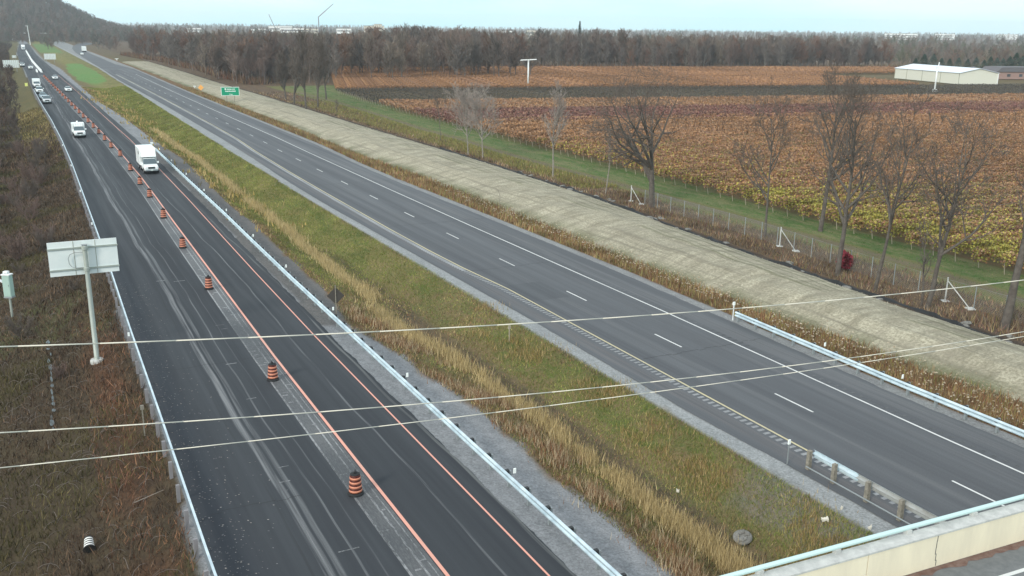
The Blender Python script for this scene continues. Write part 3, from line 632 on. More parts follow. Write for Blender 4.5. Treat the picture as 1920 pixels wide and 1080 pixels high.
# low brush at the foot of the wood
def blades(name, s, t, h, wdt, cols_, lean=.35, label=None, cat=None, k=1, extra_z=0., xyz=None):
    """one tapered triangle per point"""
    n = len(h); a = rng.uniform(0, 2*math.pi, n); b = rng.uniform(0, 2*math.pi, n); ln = h*lean*rng.random(n)
    if xyz is None: X_, Y_ = W(s, t); Z_ = gz(s, t)-.03+extra_z
    else: X_, Y_, Z_ = xyz
    dx, dy = np.cos(a)*wdt/2, np.sin(a)*wdt/2
    V = np.stack([np.stack([X_-dx, Y_-dy, Z_], -1), np.stack([X_+dx, Y_+dy, Z_], -1), np.stack([X_+np.cos(b)*ln, Y_+np.sin(b)*ln, Z_+h], -1)], 1).reshape(-1, 3)
    F = np.arange(3*n).reshape(-1, 3); c = np.repeat(cols_, 3, 0); 
    o = fast(name, V, F, M['grass'], cols={'tint': c})
    return tag(o, label, cat, kind='stuff')
def pick(pal, n, w_=None, var=.25):
    pal = np.array(pal); i = rng.choice(len(pal), n, p=w_); return pal[i]*rng.uniform(1-var, 1+var, (n, 1))
n = 16000; dd = rng.random(n)*acc[-1]; Q = np.array([along(x)[0][:2] for x in dd]); off = rng.uniform(-2.5, 5, n); nn = np.array([(-along(x)[1].y, along(x)[1].x) for x in dd]); Q = Q+nn*off[:, None]
blades('woodland_brush', None, None, rng.uniform(.6, 3.2, n), rng.uniform(.15, .5, n), pick([(.17, .075, .045), (.13, .085, .06), (.10, .075, .06), (.20, .14, .08)], n), .4, 'rusty low brush along the foot of the wood', 'brush', xyz=(Q[:, 0], Q[:, 1], np.full(n, -.2)))

# distant wooded plain, with trees thinning towards the horizon
pts = []; hs = []
r = random.Random(8)
for i in range(9500):
    az = r.uniform(R(-30), R(33)); dist = 610+(r.random()**2.6)*6500
    X_, Y_ = math.sin(az)*dist, math.cos(az)*dist
    if az < R(-15) and dist < 1500: continue
    if vnoise(np.array([X_]), np.array([Y_]), 330+dist*.06, 21)[0] < (.30 if az > R(8) else .3): continue
    if 1200 < dist and r.random() < .2: continue
    pts.append((X_, Y_, -.3)); hs.append(r.uniform(8, 14)*(1+dist/9000))
tag(mass('distant_woods', pts, hs, 5, tints+[(.09, .10, .06), (.15, .13, .09)]), 'far off woodland belts stretching across the plain to the horizon', 'woodland', kind='stuff')

pts = []; hs = []
for i in range(900):
    px = r.uniform(1640, 2150); d = r.uniform(570, 1000); az = math.atan((px-960)/FPX); X_, Y_ = d*math.tan(az), d
    if vnoise(np.array([X_]), np.array([Y_]), 60, 8)[0] < .3: continue
    pts.append((X_, Y_, -.3)); hs.append(r.uniform(6, 12))
tag(mass('farm_woods', pts, hs, 15, tints+[(.15, .135, .09), (.11, .12, .08)]), 'mixed woodland and hedges behind the conifers and the barn', 'woodland', kind='stuff')

# wooded escarpment on the left
def hill_z(X_, Y_):
    az = np.arctan2(X_, Y_); d = np.hypot(X_, Y_)
    up = smooth01((R(-21.2)-az)/R(6.5)); rise = smooth01((d-1130)/520); back = 1-smooth01((d-3300)/700)
    return 20+(-21.5+rise*back*up*(62+8*vnoise(X_, Y_, 160, 5)))
azs = np.linspace(R(-58), R(-19), 90); ds = np.concatenate([np.linspace(1090, 1800, 40), np.linspace(1850, 4200, 20)])
AZ, D = np.meshgrid(azs, ds, indexing='ij'); X, Y = np.sin(AZ)*D, np.cos(AZ)*D; Z = hill_z(X, Y)
idx = np.arange(AZ.size).reshape(AZ.shape); F = np.stack([idx[:-1, :-1], idx[1:, :-1], idx[1:, 1:], idx[:-1, 1:]], -1).reshape(-1, 4)[:, ::-1]
cc = np.tile((.075, .06, .048), (AZ.size, 1))
fast('hill', np.stack([X, Y, Z], -1).reshape(-1, 3), F, M['ground'], cols={'soil': cc, 'soil2': cc*1.3}, uv=np.stack([X, Y], -1).reshape(-1, 2), smooth=True)['kind'] = 'structure'
pts = []; hs = []
for i in range(2600):
    az = r.uniform(R(-34), R(-20.3)); d = 1090+900*r.random()**1.1; X_, Y_ = math.sin(az)*d, math.cos(az)*d
    pts.append((X_, Y_, float(hill_z(np.array(X_), np.array(Y_)))-1)); hs.append(r.uniform(11, 17))
for i in range(420):             # trees round the motorway bend
    px = r.uniform(-60, 235); d = r.uniform(760, 1080); az = math.atan((px-960)/FPX)
    X_, Y_ = math.sin(az)*d, math.cos(az)*d; s_, t_ = X_*DR[0]+Y_*DR[1], X_*NR[0]+Y_*NR[1]
    if s_ < 800 and -4 < t_ < 62: continue
    if -8 < t_ < 25 and s_ < 1010: continue
    if 120 < px < 200 and d < 960: continue
    pts.append((X_, Y_, -.5)); hs.append(r.uniform(6, 12))
tag(mass('hillside_wood', pts, hs, 6, [(.15, .122, .11), (.13, .115, .105), (.165, .12, .10), (.12, .12, .10)]), 'bare wood covering the escarpment above the motorway bend', 'woodland', kind='stuff')

# ------------------------------------------------------------------ vineyard
A0, A1 = at(767, 190)[:2], at(1920, 178)[:2]; RD = (A1-A0)/np.linalg.norm(A1-A0); RA = math.atan2(RD[1], RD[0])
def vine_mesh(L_, dens, size, pal, seed, h0=.55, h1=2.0, w_=.55, yel=0.):
    g = np.random.default_rng(seed); n = int(L_*dens); x = g.uniform(-.5, L_, n); cl = vnoise(x, x*0, 1.3, seed % 7)
    y = g.normal(0, w_*.45, n); z = h0+(h1-h0)*np.clip(g.beta(2.2, 1.4, n)+(cl-.5)*.25, 0, 1.12); sz = size*g.uniform(.6, 1.4, n)
    d1 = g.normal(size=(n, 3)); d1 /= np.linalg.norm(d1, axis=1, keepdims=True); d2 = np.cross(d1, g.normal(size=(n, 3))); d2 /= np.linalg.norm(d2, axis=1, keepdims=True)
    c = np.stack([x, y, z], -1); a, b = d1*sz[:, None]/2, d2*sz[:, None]/2
    V = np.stack([c-a-b, c+a-b*.7, c+a+b, c-a*.8+b], 1).reshape(-1, 3); F = np.arange(4*n).reshape(-1, 4)
    pal = np.array(pal); lf_ = vnoise(x, y*3, 3.5, seed % 11+1)*len(pal)*.999; ii = np.where(g.random(n) < .55, lf_.astype(int), g.integers(0, len(pal), n)); br_ = .72+.6*vnoise(x, x*0+y*.0, 14, seed % 13)
    pal = np.vstack([pal, [YE, (.27, .26, .065)]]); yy = g.random(n) < yel*np.exp(-x/13)*(.25+1.1*cl)*(.5+vnoise(x, x*0, 6, seed % 5)); ii = np.where(yy, len(pal)-1-g.integers(0, 2, n), np.minimum(ii, len(pal)-3))
    colr = pal[np.clip(ii, 0, len(pal)-1)]*g.uniform(.8, 1.2, (n, 1))*br_[:, None]*1.3; return V, F, np.repeat(colr, 4, 0)
OR, YE, OL, MA, BR, DK, TA = (.245, .135, .068), (.34, .29, .07), (.16, .135, .065), (.145, .072, .062), (.19, .112, .075), (.11, .075, .062), (.245, .16, .10)
KIND = dict(
 near=([OR, BR, OL, TA, OR, BR], 'yellow and orange leaved vine row near the fence', 75, 210, .14),
 mixed=([OR, OR, TA, BR, OR, BR, OL], 'orange and olive leaved vine row in the middle of the vineyard', 110, 150, .15),
 brown=([BR, OR, OR, TA, BR], 'brown and orange leaved vine row in the middle of the vineyard', 190, 60, .21),
 maroon=([MA, MA, BR, MA, DK], 'dark maroon leaved vine row crossing the vineyard', 240, 44, .25),
 orange=([OR, BR, TA, OR], 'orange brown vine row just in front of the leafless dark rows', 270, 40, .25),
 bare=([(.055, .048, .045), (.075, .068, .06), (.05, .045, .04)], 'leafless dark grey vine row in the dark strip of the vineyard', 290, 20, .16),
 far=([OR, BR, OR, (.26, .14, .07)], 'rust orange vine row in the far field in front of the wood', 222, 44, .26))
vme = {}
for k, (pal, lb, L_, dn, sz) in KIND.items():
    vme[k] = []
    for j in range(3):
        V, F, c = vine_mesh(L_, dn, sz, pal, hash(k) % 1 + 31*len(k)+j, h1=1.95 if k != 'bare' else 1.5, w_={'bare': .3, 'far': 1.1, 'orange': .9, 'maroon': .9, 'brown': .8}.get(k, .6), yel={'near': .95, 'mixed': .28}.get(k, 0.))
        o = fast('foliage', V, F, M['leaf'], cols={'tint': c}, link=False); vme[k].append(o.data)
def posts_mesh(L_, step):
    q = MB()
    for x in np.arange(step, L_, step): q.box((x, 0, .75), (.07, .07, 1.6))
    return q
pm = {}
for k in KIND:
    q = posts_mesh(KIND[k][2] if k in ('near', 'mixed') else 40, 5.5 if k == 'near' else 7); me = bpy.data.meshes.new('post'); me.from_pydata(q.v, [], q.f); me.materials.append(M['wood']); pm[k] = me
q = MB(); q.tube((.15, 0, -.1), (-.12, 0, 1.35), .04, n=6); eme = bpy.data.meshes.new('end_post'); eme.from_pydata(q.v, [], q.f); eme.materials.append(M['palewood'])
s = 33.; i = 0
while s < 436:
    t = float(T('vine', s)); X_, Y_ = W(s, t)
    sj = s+rnd.uniform(-5, 5)*(s > 95); s_true, s = s, (sj if abs(s-239) > 6 and abs(s-296) > 6 else s)
    k = 'near' if s < 88 else 'mixed' if s < 142 else 'brown' if s < 180 else 'maroon' if s < 209 else 'orange' if s < 239 else 'bare' if s < 296 else 'far'
    if k == 'maroon' and rnd.random() < .12: k = 'brown'
    if k == 'far' and 346 < s < 352: k = 'bare'
    s = s_true
    pal, lb, L_, dn, sz = KIND[k]
    root = empty('vine_row', (float(X_-RD[0]*.8), float(Y_-RD[1]*.8), float(gz(s, t))), RA)
    if k == 'bare' and s > 300: lb = 'dark leafless vine row within the rust orange far field'; root.scale = (.75, 1, 1)
    tag(root, lb, 'vine row', 'vine rows, '+k+(' gap' if lb.startswith('dark leafless') else ''))
    f = bpy.data.objects.new('foliage', vme[k][i % 3]); col.objects.link(f); f.parent = root
    if s < 290: e_ = bpy.data.objects.new('end_post', eme); col.objects.link(e_); e_.parent = root
    if s > 388: root.scale = (1.38, 1, 1)
    s += 2.6+rnd.uniform(-.1, .1); i += 1

# ------------------------------------------------------------------ grasses
def scatter(n, s0, s1, lo, hi, power=1.0):
    s = s0+(s1-s0)*rng.random(n)**power; l_, h_ = lo(s), hi(s); return s, l_+(h_-l_)*rng.random(n)
GR, GY, ST_, BRN, RS, DKB = (.115, .15, .036), (.23, .215, .07), (.42, .32, .16), (.19, .135, .08), (.21, .11, .06), (.07, .055, .042)
n = 240000; s, t = scatter(n, 22, 345, F_('grassl', .1), F_('grassr', -.05), 1.7); u = (t-T('grassl', s))/(T('grassr', s)-T('grassl', s)); X_, Y_ = W(s, t)
gn = vnoise(X_, Y_, 4.5, 6); gp = np.clip(.32+.9*smooth01((s-60)/30)*smooth01(u*4)+.55*smooth01((u-.5)*4)+(gn-.5)*.8, 0, 1); isg = rng.random(n) < gp
c = np.where(isg[:, None], pick([GR, GR, GY, (.14, .15, .045)], n), pick([BRN, ST_, RS, DKB, BRN], n)); c = c*(.62+.8*vnoise(X_, Y_, 1.9, 41)+.35*vnoise(X_, Y_, 7, 42))[:, None]; h = rng.uniform(.06, .26, n)
keep = ~((np.abs(u-.5) < .1) & (s < 66) & (rng.random(n) < .6)); sc_ = 1+s/60
blades('median_grass', s[keep], t[keep], h[keep], (rng.uniform(.012, .03, n)*sc_)[keep], c[keep], 1.1, 'green and brown rough grass covering the median ditch', 'grass')
def tallgrass(n, s0, s1, uc, uw, pal, hh, label, name='tall_grass', lo='grassl', hi='grassr', power=1.4, thr=.35, sd=3, wd_=(.012, .03)):
    s = s0+(s1-s0)*rng.random(n)**power; cen = uc+(vnoise(s, s*0, 9, sd)-.5)*uw*.9+(vnoise(s, s*0, 2.3, sd)-.5)*uw*.6; u = cen+rng.normal(0, uw*.55, n); t = T(lo, s)+u*(T(hi, s)-T(lo, s)); X_, Y_ = W(s, t)
    k = (.6*vnoise(X_, Y_, 2.4, sd+2)+.4*vnoise(X_, Y_, .8, sd+4)+rng.normal(0, .07, n)) > thr+.05; s, t = s[k], t[k]; m_ = len(s)
    blades(name, s, t, rng.uniform(*hh, m_), rng.uniform(*wd_, m_)*(1+s/90), pick(pal, m_), .55, label, 'grass')
tallgrass(42000, 22, 210, .37, .09, [(.46, .36, .18), (.38, .30, .15), (.54, .44, .25)], (.25, .75), 'tall straw coloured grass in the ditch of the median', sd=3, thr=.3, power=2.3)
tallgrass(20000, 22, 66, .15, .12, [(.50, .42, .29), (.44, .34, .21), RS, (.24, .13, .07)], (.25, .75), 'pale seed headed weeds along the gravel side of the median', sd=9, thr=.45)
tallgrass(17000, 22, 62, .84, .15, [ST_, (.26, .17, .08), (.26, .21, .07)], (.15, .5), 'tawny tall grass by the gravel of the grey carriageway', sd=13, thr=.45)
tallgrass(5000, 95, 330, .25, .34, [(.34, .27, .12), (.27, .21, .10), (.36, .27, .10)], (.3, .9), 'golden grass tufts in the far part of the median', sd=17, thr=.56, power=1, wd_=(.05, .12))
n = 42000; s, t = scatter(n, 22, 330, F_('ebr', 1.1), F_('bermf', .5), 1.8)
blades('verge_weeds', s, t, rng.uniform(.15, .75, n)*np.where(s > 60, 1, .9), rng.uniform(.02, .06, n)*(1+s/80), pick([RS, BRN, (.22, .125, .07), (.30, .22, .12), (.24, .19, .10), GY], n)*(.6+.8*vnoise(*W(s, t), 1.8, 91))[:, None], .45, 'rust and brown weeds between the grey carriageway and the straw bank', 'weeds')
n = 2000; s, t = scatter(n, 24, 110, F_('ebr', 1.8), F_('bermf', .6), 1.5); hh = rng.uniform(.35, .85, n)
blades('seed_heads', s, t, rng.uniform(.06, .13, n), rng.uniform(.10, .2, n), pick([(.42, .37, .29), (.34, .28, .2)], n), .3, 'pale fluffy seed heads above the roadside weeds', 'weeds', extra_z=hh)
n = 34000; s, t = scatter(n, 28, 300, F_('bermt', .9), F_('track', -1.9), 1.5); X_, Y_ = W(s, t); kk = (s < 112) | (t < T('bermt', s)+3.2) | (rng.random(n) < .25); s, t, X_, Y_ = s[kk], t[kk], X_[kk], Y_[kk]; n = len(s)
blades('fence_scrub', s, t, rng.uniform(.1, .6, n)*(.5+vnoise(X_, Y_, 3, 47)), rng.uniform(.02, .06, n)*(1+s/90), pick([(.15, .08, .07), BRN, (.20, .11, .07), DKB, (.17, .15, .06), (.32, .24, .14), (.24, .2, .15)], n)*(.5+vnoise(X_, Y_, 2.2, 46)[:, None]), .7, 'brown scrub and dead weeds along the chain-link fence', 'scrub')
n = 22000; s, t = scatter(n, 28, 290, F_('track', -2.8), F_('vine', .3), 1.6)
blades('headland_grass', s, t, rng.uniform(.05, .16, n), rng.uniform(.03, .08, n)*(1+s/100), pick([(.07, .15, .035), (.10, .15, .045), (.17, .17, .08)], n)*(.6+.8*vnoise(*W(s, t), 2.5, 71))[:, None], .8, 'short green grass of the vineyard headland', 'grass')
n = 70000; s, t = scatter(n, 22, 200, F_('bermf', .1), F_('bermt', -.2), 1.7); X_, Y_ = W(s, t)
blades('straw_stubble', s, t, rng.uniform(.02, .09, n), rng.uniform(.015, .035, n)*(1+s/60), pick([(.48, .45, .35), (.42, .39, .30), (.26, .24, .17), (.54, .51, .41)], n)*(.7+.6*vnoise(X_, Y_, 1.1, 61))[:, None], 2.0, 'loose straw mulch over the raised bank', 'straw', extra_z=.07)
n = 16000; s, t = scatter(n, 105, 260, F_('bermt', 2.2), F_('track', -1.2), 1.2)
blades('pale_grass', s, t, rng.uniform(.2, .6, n), rng.uniform(.06, .13, n), pick([(.20, .19, .06), (.15, .17, .05), (.27, .23, .09)], n), .7, 'yellow green rank grass between the bank and the vineyard track', 'grass')
# left verge
n = 190000; s, t = scatter(n, 18, 260, lambda s: T('lrail', s)-26, F_('lrail', -.25), 1.8); X_, Y_ = W(s, t); dl = T('lrail', s)-t
q1 = vnoise(X_, Y_, 5, 31); q2 = vnoise(X_, Y_, 2.2, 33)
pal = np.where((q1 > .62)[:, None], pick([(.045, .042, .019), (.065, .054, .024), (.036, .032, .016)], n), pick([(.042, .029, .021), (.06, .041, .027), (.030, .023, .018), (.09, .06, .04)], n))
pal = np.where(((dl < 3.4) & (s < 72) & (q2 > .3) & (rng.random(n) < .42))[:, None], pick([(.115, .058, .038), (.09, .046, .03), (.15, .085, .05)], n), pal)
pal = np.where(((s > 160+90*rng.random(n)) & (dl < 6) & (rng.random(n) < .7))[:, None], pick([(.20, .16, .07), (.14, .12, .05)], n), pal)
blades('verge_brush', s, t, rng.uniform(.1, .5, n)*(1+.5*(q2 > .6)), rng.uniform(.014, .036, n)*(1+s/55), pal*1.4*(.5+vnoise(X_, Y_, 1.6, 44)+.35*vnoise(X_, Y_, 9, 45))[:, None], 1.0, 'dark brown bramble and grass on the slope left of the guardrail', 'brush')
# arching bramble canes and dead twigs
segs = []; r = random.Random(77)
for i in range(2600):
    s_ = 20+120*r.random()**1.6; t_ = float(T('lrail', s_))-.8-22*r.random(); p = P3(s_, t_, -.05); a = r.uniform(0, 6.28); d = Vector((math.cos(a)*.8, math.sin(a)*.8, 1)); L_ = r.uniform(.5, 1.6)
    for k in range(4):
        q = p+d.normalized()*L_/4; segs.append((p, q, .014, .012, 0)); p = q; d = d+Vector((math.cos(a)*.35, math.sin(a)*.35, -.75))
V, F = tube_mesh(segs, 3); tag(fast('bramble_canes', V, F, M['greytwig']), 'arching bare bramble canes over the left verge', 'brush', kind='stuff')
# bare shrubs in the upper left
sp_ = []
for i in range(4):
    sg = []
    r = random.Random(300+i)
    for j in range(9):
        a = r.uniform(0, 6.28); sub = tree_segs(r, 2.6, .03, fork=.1, levels=2, kids=(9, 5), spread=.5, shape=.7, lean=(math.cos(a)*.5, math.sin(a)*.5), segn=(4, 3, 2), minr=.014)
        sg += sub
    V, F = tube_mesh(sg, 3); V = np.asarray(V); sh = empty('bare_shrub', (0, 0, -40)); fast('twigs', V, F, M['twig' if i % 2 else 'woodtwig'], sh); sp_.append([sh, 0])
SL = ['dark leafless shrub in the thicket on the left verge', 'purple brown leafless shrub in the thicket on the left verge']
for i in range(240):
    s_ = 60+240*r.random()**1.1; dmin = 2.6 if s_ < 185 else 6.5; t_ = float(T('lrail', s_))-dmin-24*r.random()
    if s_ < 95 and r.random() < .6: continue
    k = r.randrange(4); pr = sp_[k]
    if pr[1] == 0: o = pr[0]; pr[1] = 1
    else: o = copy_tree(pr[0])
    o.location = P3(s_, t_, -.1); o.rotation_euler = (0, 0, r.uniform(0, 6.28)); k_ = r.uniform(.6, 1.15)*(1 if s_ > 100 else .7); o.scale = (k_*1.2, k_*1.2, k_); tag(o, SL[0 if k % 2 else 1], 'shrub', 'leafless shrubs of the left thicket '+('a' if k % 2 else 'b'))
# trees at the far left beside the sign backs
for i in range(22):
    px, py = r.uniform(-50, 28), r.uniform(120, 190); p = at(px, py); s_, t_ = float(p[:2]@DR), float(p[:2]@NR)
    if t_ > T('lrail', s_)-9: continue
    pr = protos[r.choice([0, 1, 4])]; o = copy_tree(pr[0]); o.location = (p[0], p[1], wz(p[0], p[1])); k_ = r.uniform(.3, .5); o.scale = (k_, k_, k_); o.rotation_euler = (0, 0, r.uniform(0, 6)); tag(o, 'small bare tree in the thicket at the far left beside the road', 'tree', 'small bare trees of the far left thicket')

# red bush
p = P3(*ST(1583, 503)); q = np.random.default_rng(3); n = 420; th = q.uniform(0, 6.28, n); rr = q.random(n)**.5*.75; z = q.uniform(.25, 1.7, n); c = np.stack([rr*np.cos(th)*np.sin(z*1.6+.3), rr*np.sin(th), z], -1)
d1 = q.normal(size=(n, 3))*.055; d2 = q.normal(size=(n, 3))*.055; V = np.stack([c-d1-d2, c+d1-d2, c+d1+d2, c-d1+d2], 1).reshape(-1, 3)
root = empty('red_bush', p); tag(root, 'crimson leaved bush growing against the chain-link fence', 'bush'); fast('leaves', V, np.arange(4*n).reshape(-1, 4), M['redbush'], root)
V, F = tube_mesh(tree_segs(random.Random(4), 1.6, .03, fork=.1, levels=2, kids=(9, 4), spread=.6, shape=.7, segn=(4, 3, 2), minr=.01), 3); fast('stems', V, F, M['twig'], root)

# ------------------------------------------------------------------ chain-link fence
FEAT['fen'] = [(0, 63.4), (45, 63.8), (52, 63.9), (63, 64.9), (72, 65.9), (93, 66.2)]
fs = np.arange(26.9, 93, 2.62); root = empty('chain_link_fence', P3(fs[0], T('fen', fs[0]))); tag(root, 'grey chain-link fence on slim posts between the scrub and the vineyard track', 'fence'); inv = Matrix.Translation(root.location).inverted()
def pf(o): o.parent = root; o.matrix_parent_inverse = inv; return o
q = MB(); q.tube((0, 0, -.1), (0, 0, 1.85), .035, n=6); p0 = None
for s_ in fs:
    if p0 is None: p0 = q.build('post', M['post']); o = p0
    else: o = p0.copy(); col.objects.link(o)
    o.location = P3(s_, float(T('fen', s_))); pf(o)
q = MB()
for a, b in zip(fs[:-1], fs[1:]):
    pa, pb = P3(a, float(T('fen', a))), P3(b, float(T('fen', b))); d = pb-pa; nL = 14
    q.tube(pa+Vector((0, 0, 1.8)), pb+Vector((0, 0, 1.8)), .012, n=3, caps=False)
    for i in range(-9, nL):
        for sg in (1, -1):
            x0, x1 = i/nL, (i+9)/nL; z0, z1 = .05, 1.78
            if x0 < 0: z0 += (z1-z0)*(-x0)/(x1-x0); x0 = 0
            if x1 > 1: z1 = z1-(z1-z0)*(x1-1)/(x1-x0); x1 = 1
            if sg < 0: x0, x1 = 1-x0, 1-x1
            q.tube(pa+d*x0+Vector((0, 0, z0)), pa+d*x1+Vector((0, 0, z1)), .005, n=3, caps=False)
pf(q.build('wire_mesh', M['mesh_w']))
for px, py, sgn in ((1461, 458, -1), (1777, 559, -1), (1205, 372, -1)):
    s_, t_ = ST(px, py); t_ = float(T('fen', s_)); q = MB(); a = P3(s_, t_, -.05); q.tube(a, a+Vector((0, 0, 2.0)), .06, n=8); b = P3(s_+sgn*2.4, float(T('fen', s_))-.15, 0); q.tube(a+Vector((0, 0, 1.75)), b, .04, n=6)
    q.box((a[0], a[1], a[2]+.04), (.6, .6, .12)); q.box((b[0], b[1], b[2]+.04), (.6, .6, .12)); pf(q.build('brace', M['conc_w']))
# stones dumped along the debris line
for i in range(34):
    s_ = 38+90*rnd.random(); q = MB(); k = rnd.uniform(.18, .42)
    q.lathe([(k*.5, 0), (k, k*.35), (k*.85, k*.8), (k*.3, k)], 7); o = q.build('stone', M['stone'], smooth=False); o.location = P3(s_, float(T('bermt', s_))+rnd.uniform(-.3, 1.4), -.08); o.rotation_euler = (rnd.uniform(-.3, .3), rnd.uniform(-.3, .3), rnd.uniform(0, 6)); o.scale = (1.3, .8, .8)
    tag(o, 'grey stone lying in the dark debris line behind the straw bank', 'stone', 'stones along the debris line')

# ------------------------------------------------------------------ bridge in the lower right corner
b0, b1 = at(1440, 1062, 7.62), at(1920, 932, 7.62); BD = (b1-b0)[:2]/np.linalg.norm((b1-b0)[:2]); BA = math.atan2(BD[1], BD[0]); BN = np.array([BD[1], -BD[0]])   # BN points to the camera side
br = empty('bridge', (float(b0[0]), float(b0[1]), 0), BA); tag(br, 'road bridge with a cream concrete parapet and pale green handrail in the bottom right corner', 'bridge')
# local x along the bridge, local -y towards the camera
q = MB()
for a in np.arange(-46, 90, 6.05):
    q.box((a+3+.55, -.23, 7.0), (6.02, .32, .98))
q.build('parapet', M['conc'], br)
q = MB(); q.box((22, -.23, 7.505), (136, .40, .05)); q.build('coping', M['conc_w'], br)
q = MB(); q.box((22, -9.6, 7.0), (136, .35, 1.0)); q.build('parapet', M['conc'], br)
q = MB(); q.tube((-46, -.02, 7.66), (90, -.02, 7.66), .065, n=10); hr = q.build('handrail', M['rail_g'], br, smooth=True)
q = MB()
for a in np.arange(-45, 90, 2.45): q.box((a+.6, -.06, 7.57), (.16, .14, .12))
q.build('bracket', M['conc_w'], hr)
q = MB(); q.box((22, -4.9, 6.0), (136, 9.9, 1.0)); q.build('deck', M['deck'], br)
q = MB(); q.box((22, -1.45, 6.505), (136, .12, .006)); q.build('edge_line', M['white'], br)
q = MB(); k = np.arange(-10, 40, .25); vs = []
for i, a in enumerate(k): wv = .14+.16*rnd.random(); vs += [(a, -.40, 6.508), (a, -.40-wv, 6.508)]
q.add(vs, [(2*i, 2*i+1, 2*i+3, 2*i+2) for i in range(len(k)-1)]); q.build('gutter_grit', M['grit'], br)
q = MB(); cx = 5.35; pts_ = [(cx, 7.49), (cx+.03, 7.3), (cx-.02, 7.1), (cx+.02, 6.9), (cx+.05, 6.7), (cx+.09, 6.55)]
for a, b in zip(pts_[:-1], pts_[1:]): q.box(((a[0]+b[0])/2, -.392, (a[1]+b[1])/2), (.02, .006, abs(a[1]-b[1])+.02))
q.build('crack', M['win'], br)
q = MB()
for a in (-20, 12, 40): q.box((a, -4.9, 2.7), (1.0, 8, 5.6))
q.build('pier', M['conc_w'], br)

# black silt fabric lying along the top of the bank
q = MB(); secs = []; r5 = random.Random(9)
for s_ in np.arange(30, 150, .7):
    t_ = float(T('bermt', s_))+.15+(vnoise(np.array([s_]), np.array([0.]), 4, 3)[0]-.5)*1.0; hh = r5.uniform(.06, .34)*(1 if vnoise(np.array([s_]), np.array([1.]), 2.2, 5)[0] > .38 else .12); w5 = r5.uniform(.2, .45); z_ = float(gz(s_, t_+.4))
    ring = []
    for dt, z in ((-w5, -.02), (-w5*.3, hh), (w5*.3, hh*.8), (w5, -.02)):
        X_, Y_ = W(s_, t_+dt); ring.append((float(X_), float(Y_), z_+z))
    secs.append(ring)
q.loft(secs); o = q.build('silt_fence', M['rubber']); tag(o, 'crumpled black silt fence along the far side of the straw bank', 'silt fence')
# pale leaves blown against the left edge of the dark carriageway
n = 1500; s = 20+60*rng.random(n)**1.5; t = T('lrail', s)+.3+np.abs(rng.normal(0, 1.25, n)); X_, Y_ = W(s, t); a = rng.uniform(0, 6.28, n); k = rng.uniform(.015, .05, n)
V = np.stack([np.stack([X_+k*np.cos(a+b), Y_+k*np.sin(a+b)*.7, .012+.02*rng.random(n)], -1) for b in (0, 1.6, 3.1, 4.7)], 1).reshape(-1, 3)
tag(fast('fallen_leaves', V, np.arange(4*n).reshape(-1, 4), M['grass'], cols={'tint': np.repeat(pick([(.20, .20, .21), (.30, .28, .26), (.14, .13, .13)], n), 4, 0)}), 'pale leaves and grit scattered along the left edge of the dark carriageway', 'leaves', kind='stuff')
# thicket on the far left
pts = []; hs = []; r = random.Random(12)
for i in range(1300):
    s_ = r.uniform(215, 900); d_ = 5+60*r.random()**1.5; t_ = float(T('lrail', s_))-d_; X_, Y_ = W(s_, t_); pts.append((float(X_), float(Y_), -.5)); hs.append(r.uniform(2., 3.5)+min(d_*.12, 3))
tag(mass('left_thicket', pts, hs, 16, [(.10, .078, .07), (.08, .066, .06), (.12, .085, .065)]), 'dark bare thicket left of the motorway beyond the work queue', 'thicket', kind='stuff')

# ------------------------------------------------------------------ overhead cables
def cable(pxs, label, r_, off):
    o0 = b0[:2]-BN*off; pts_ = []
    for px, py in pxs:
        v = RT*(px-960)/FPX-UP*(py-540)/FPX+FW; den = v[:2]@BN; k = (o0@BN)/den; pts_.append(np.array([0, 0, CAMH])+v*k)
    x_ = np.array([p[:2]@BD for p in pts_]); z_ = np.array([p[2] for p in pts_]); co = np.polyfit(x_, z_, 2); co[0] = max(co[0], 1e-4)
    q = MB(); xs = np.linspace(x_[0]-25, x_[-1]+30, 60); base = o0-BD*(o0@BD)
    q.path([(*(base+BD*x), float(np.polyval(co, x))) for x in xs], r_, 6); tag(q.build('overhead_cable', M['wirem'], smooth=True), label, 'cable')
cable([(0, 650), (480, 633), (960, 607), (1440, 574), (1920, 525)], 'topmost of the three pale cables strung across the picture', .015, 3.)
cable([(0, 811), (480, 782), (960, 742), (1440, 691), (1920, 622)], 'middle one of the three pale cables strung across the picture', .013, 3.)
cable([(0, 877), (480, 826), (960, 770), (1440, 705), (1920, 631)], 'lowest of the three pale cables strung across the picture', .011, 2.6)

# ------------------------------------------------------------------ sign seen from behind on the left verge
p = at(182, 674, -.4); bs = empty('road_sign', (p[0], p[1], -.45), R(27)); tag(bs, 'large blank back of a road sign on a single grey pole left of the guardrail', 'sign')
q = MB(); q.lathe([(.17, 0), (.20, .05), (.155, .12), (.135, 7.35), (.135, 7.55)], 16); q.build('pole', M['pole_g'], bs, smooth=True)
q = MB(); q.lathe([(.40, -.4), (.42, .0), (.40, .08), (.2, .1)], 18); q.build('footing', M['conc_w'], bs, smooth=False)
sg = empty('panel_frame', (0, .0, 6.55)); sg.parent = bs
q = MB(); q.box((0, .28, 0), (3.95, .05, 2.15)); q.build('sign_panel', M['sign_back'], bs).location = (-.1, 0, 6.72)
bpy.data.objects.remove(sg)
for z in (6.02, 7.36):
    q = MB(); q.box((-.1, .22, z), (4.0, .07, .10)); q.build('crossbar', M['pole_g'], bs)
    q = MB(); q.lathe([(.17, -.12), (.185, -.1), (.185, .1), (.17, .12)], 16, (0, 0, z)); q.build('clamp', M['pole_g'], bs)
for x in (-.62, .62):
    q = MB(); q.box((x, .247, 6.72), (.03, .02, 2.13)); q.build('panel_seam', M['seam'], bs)
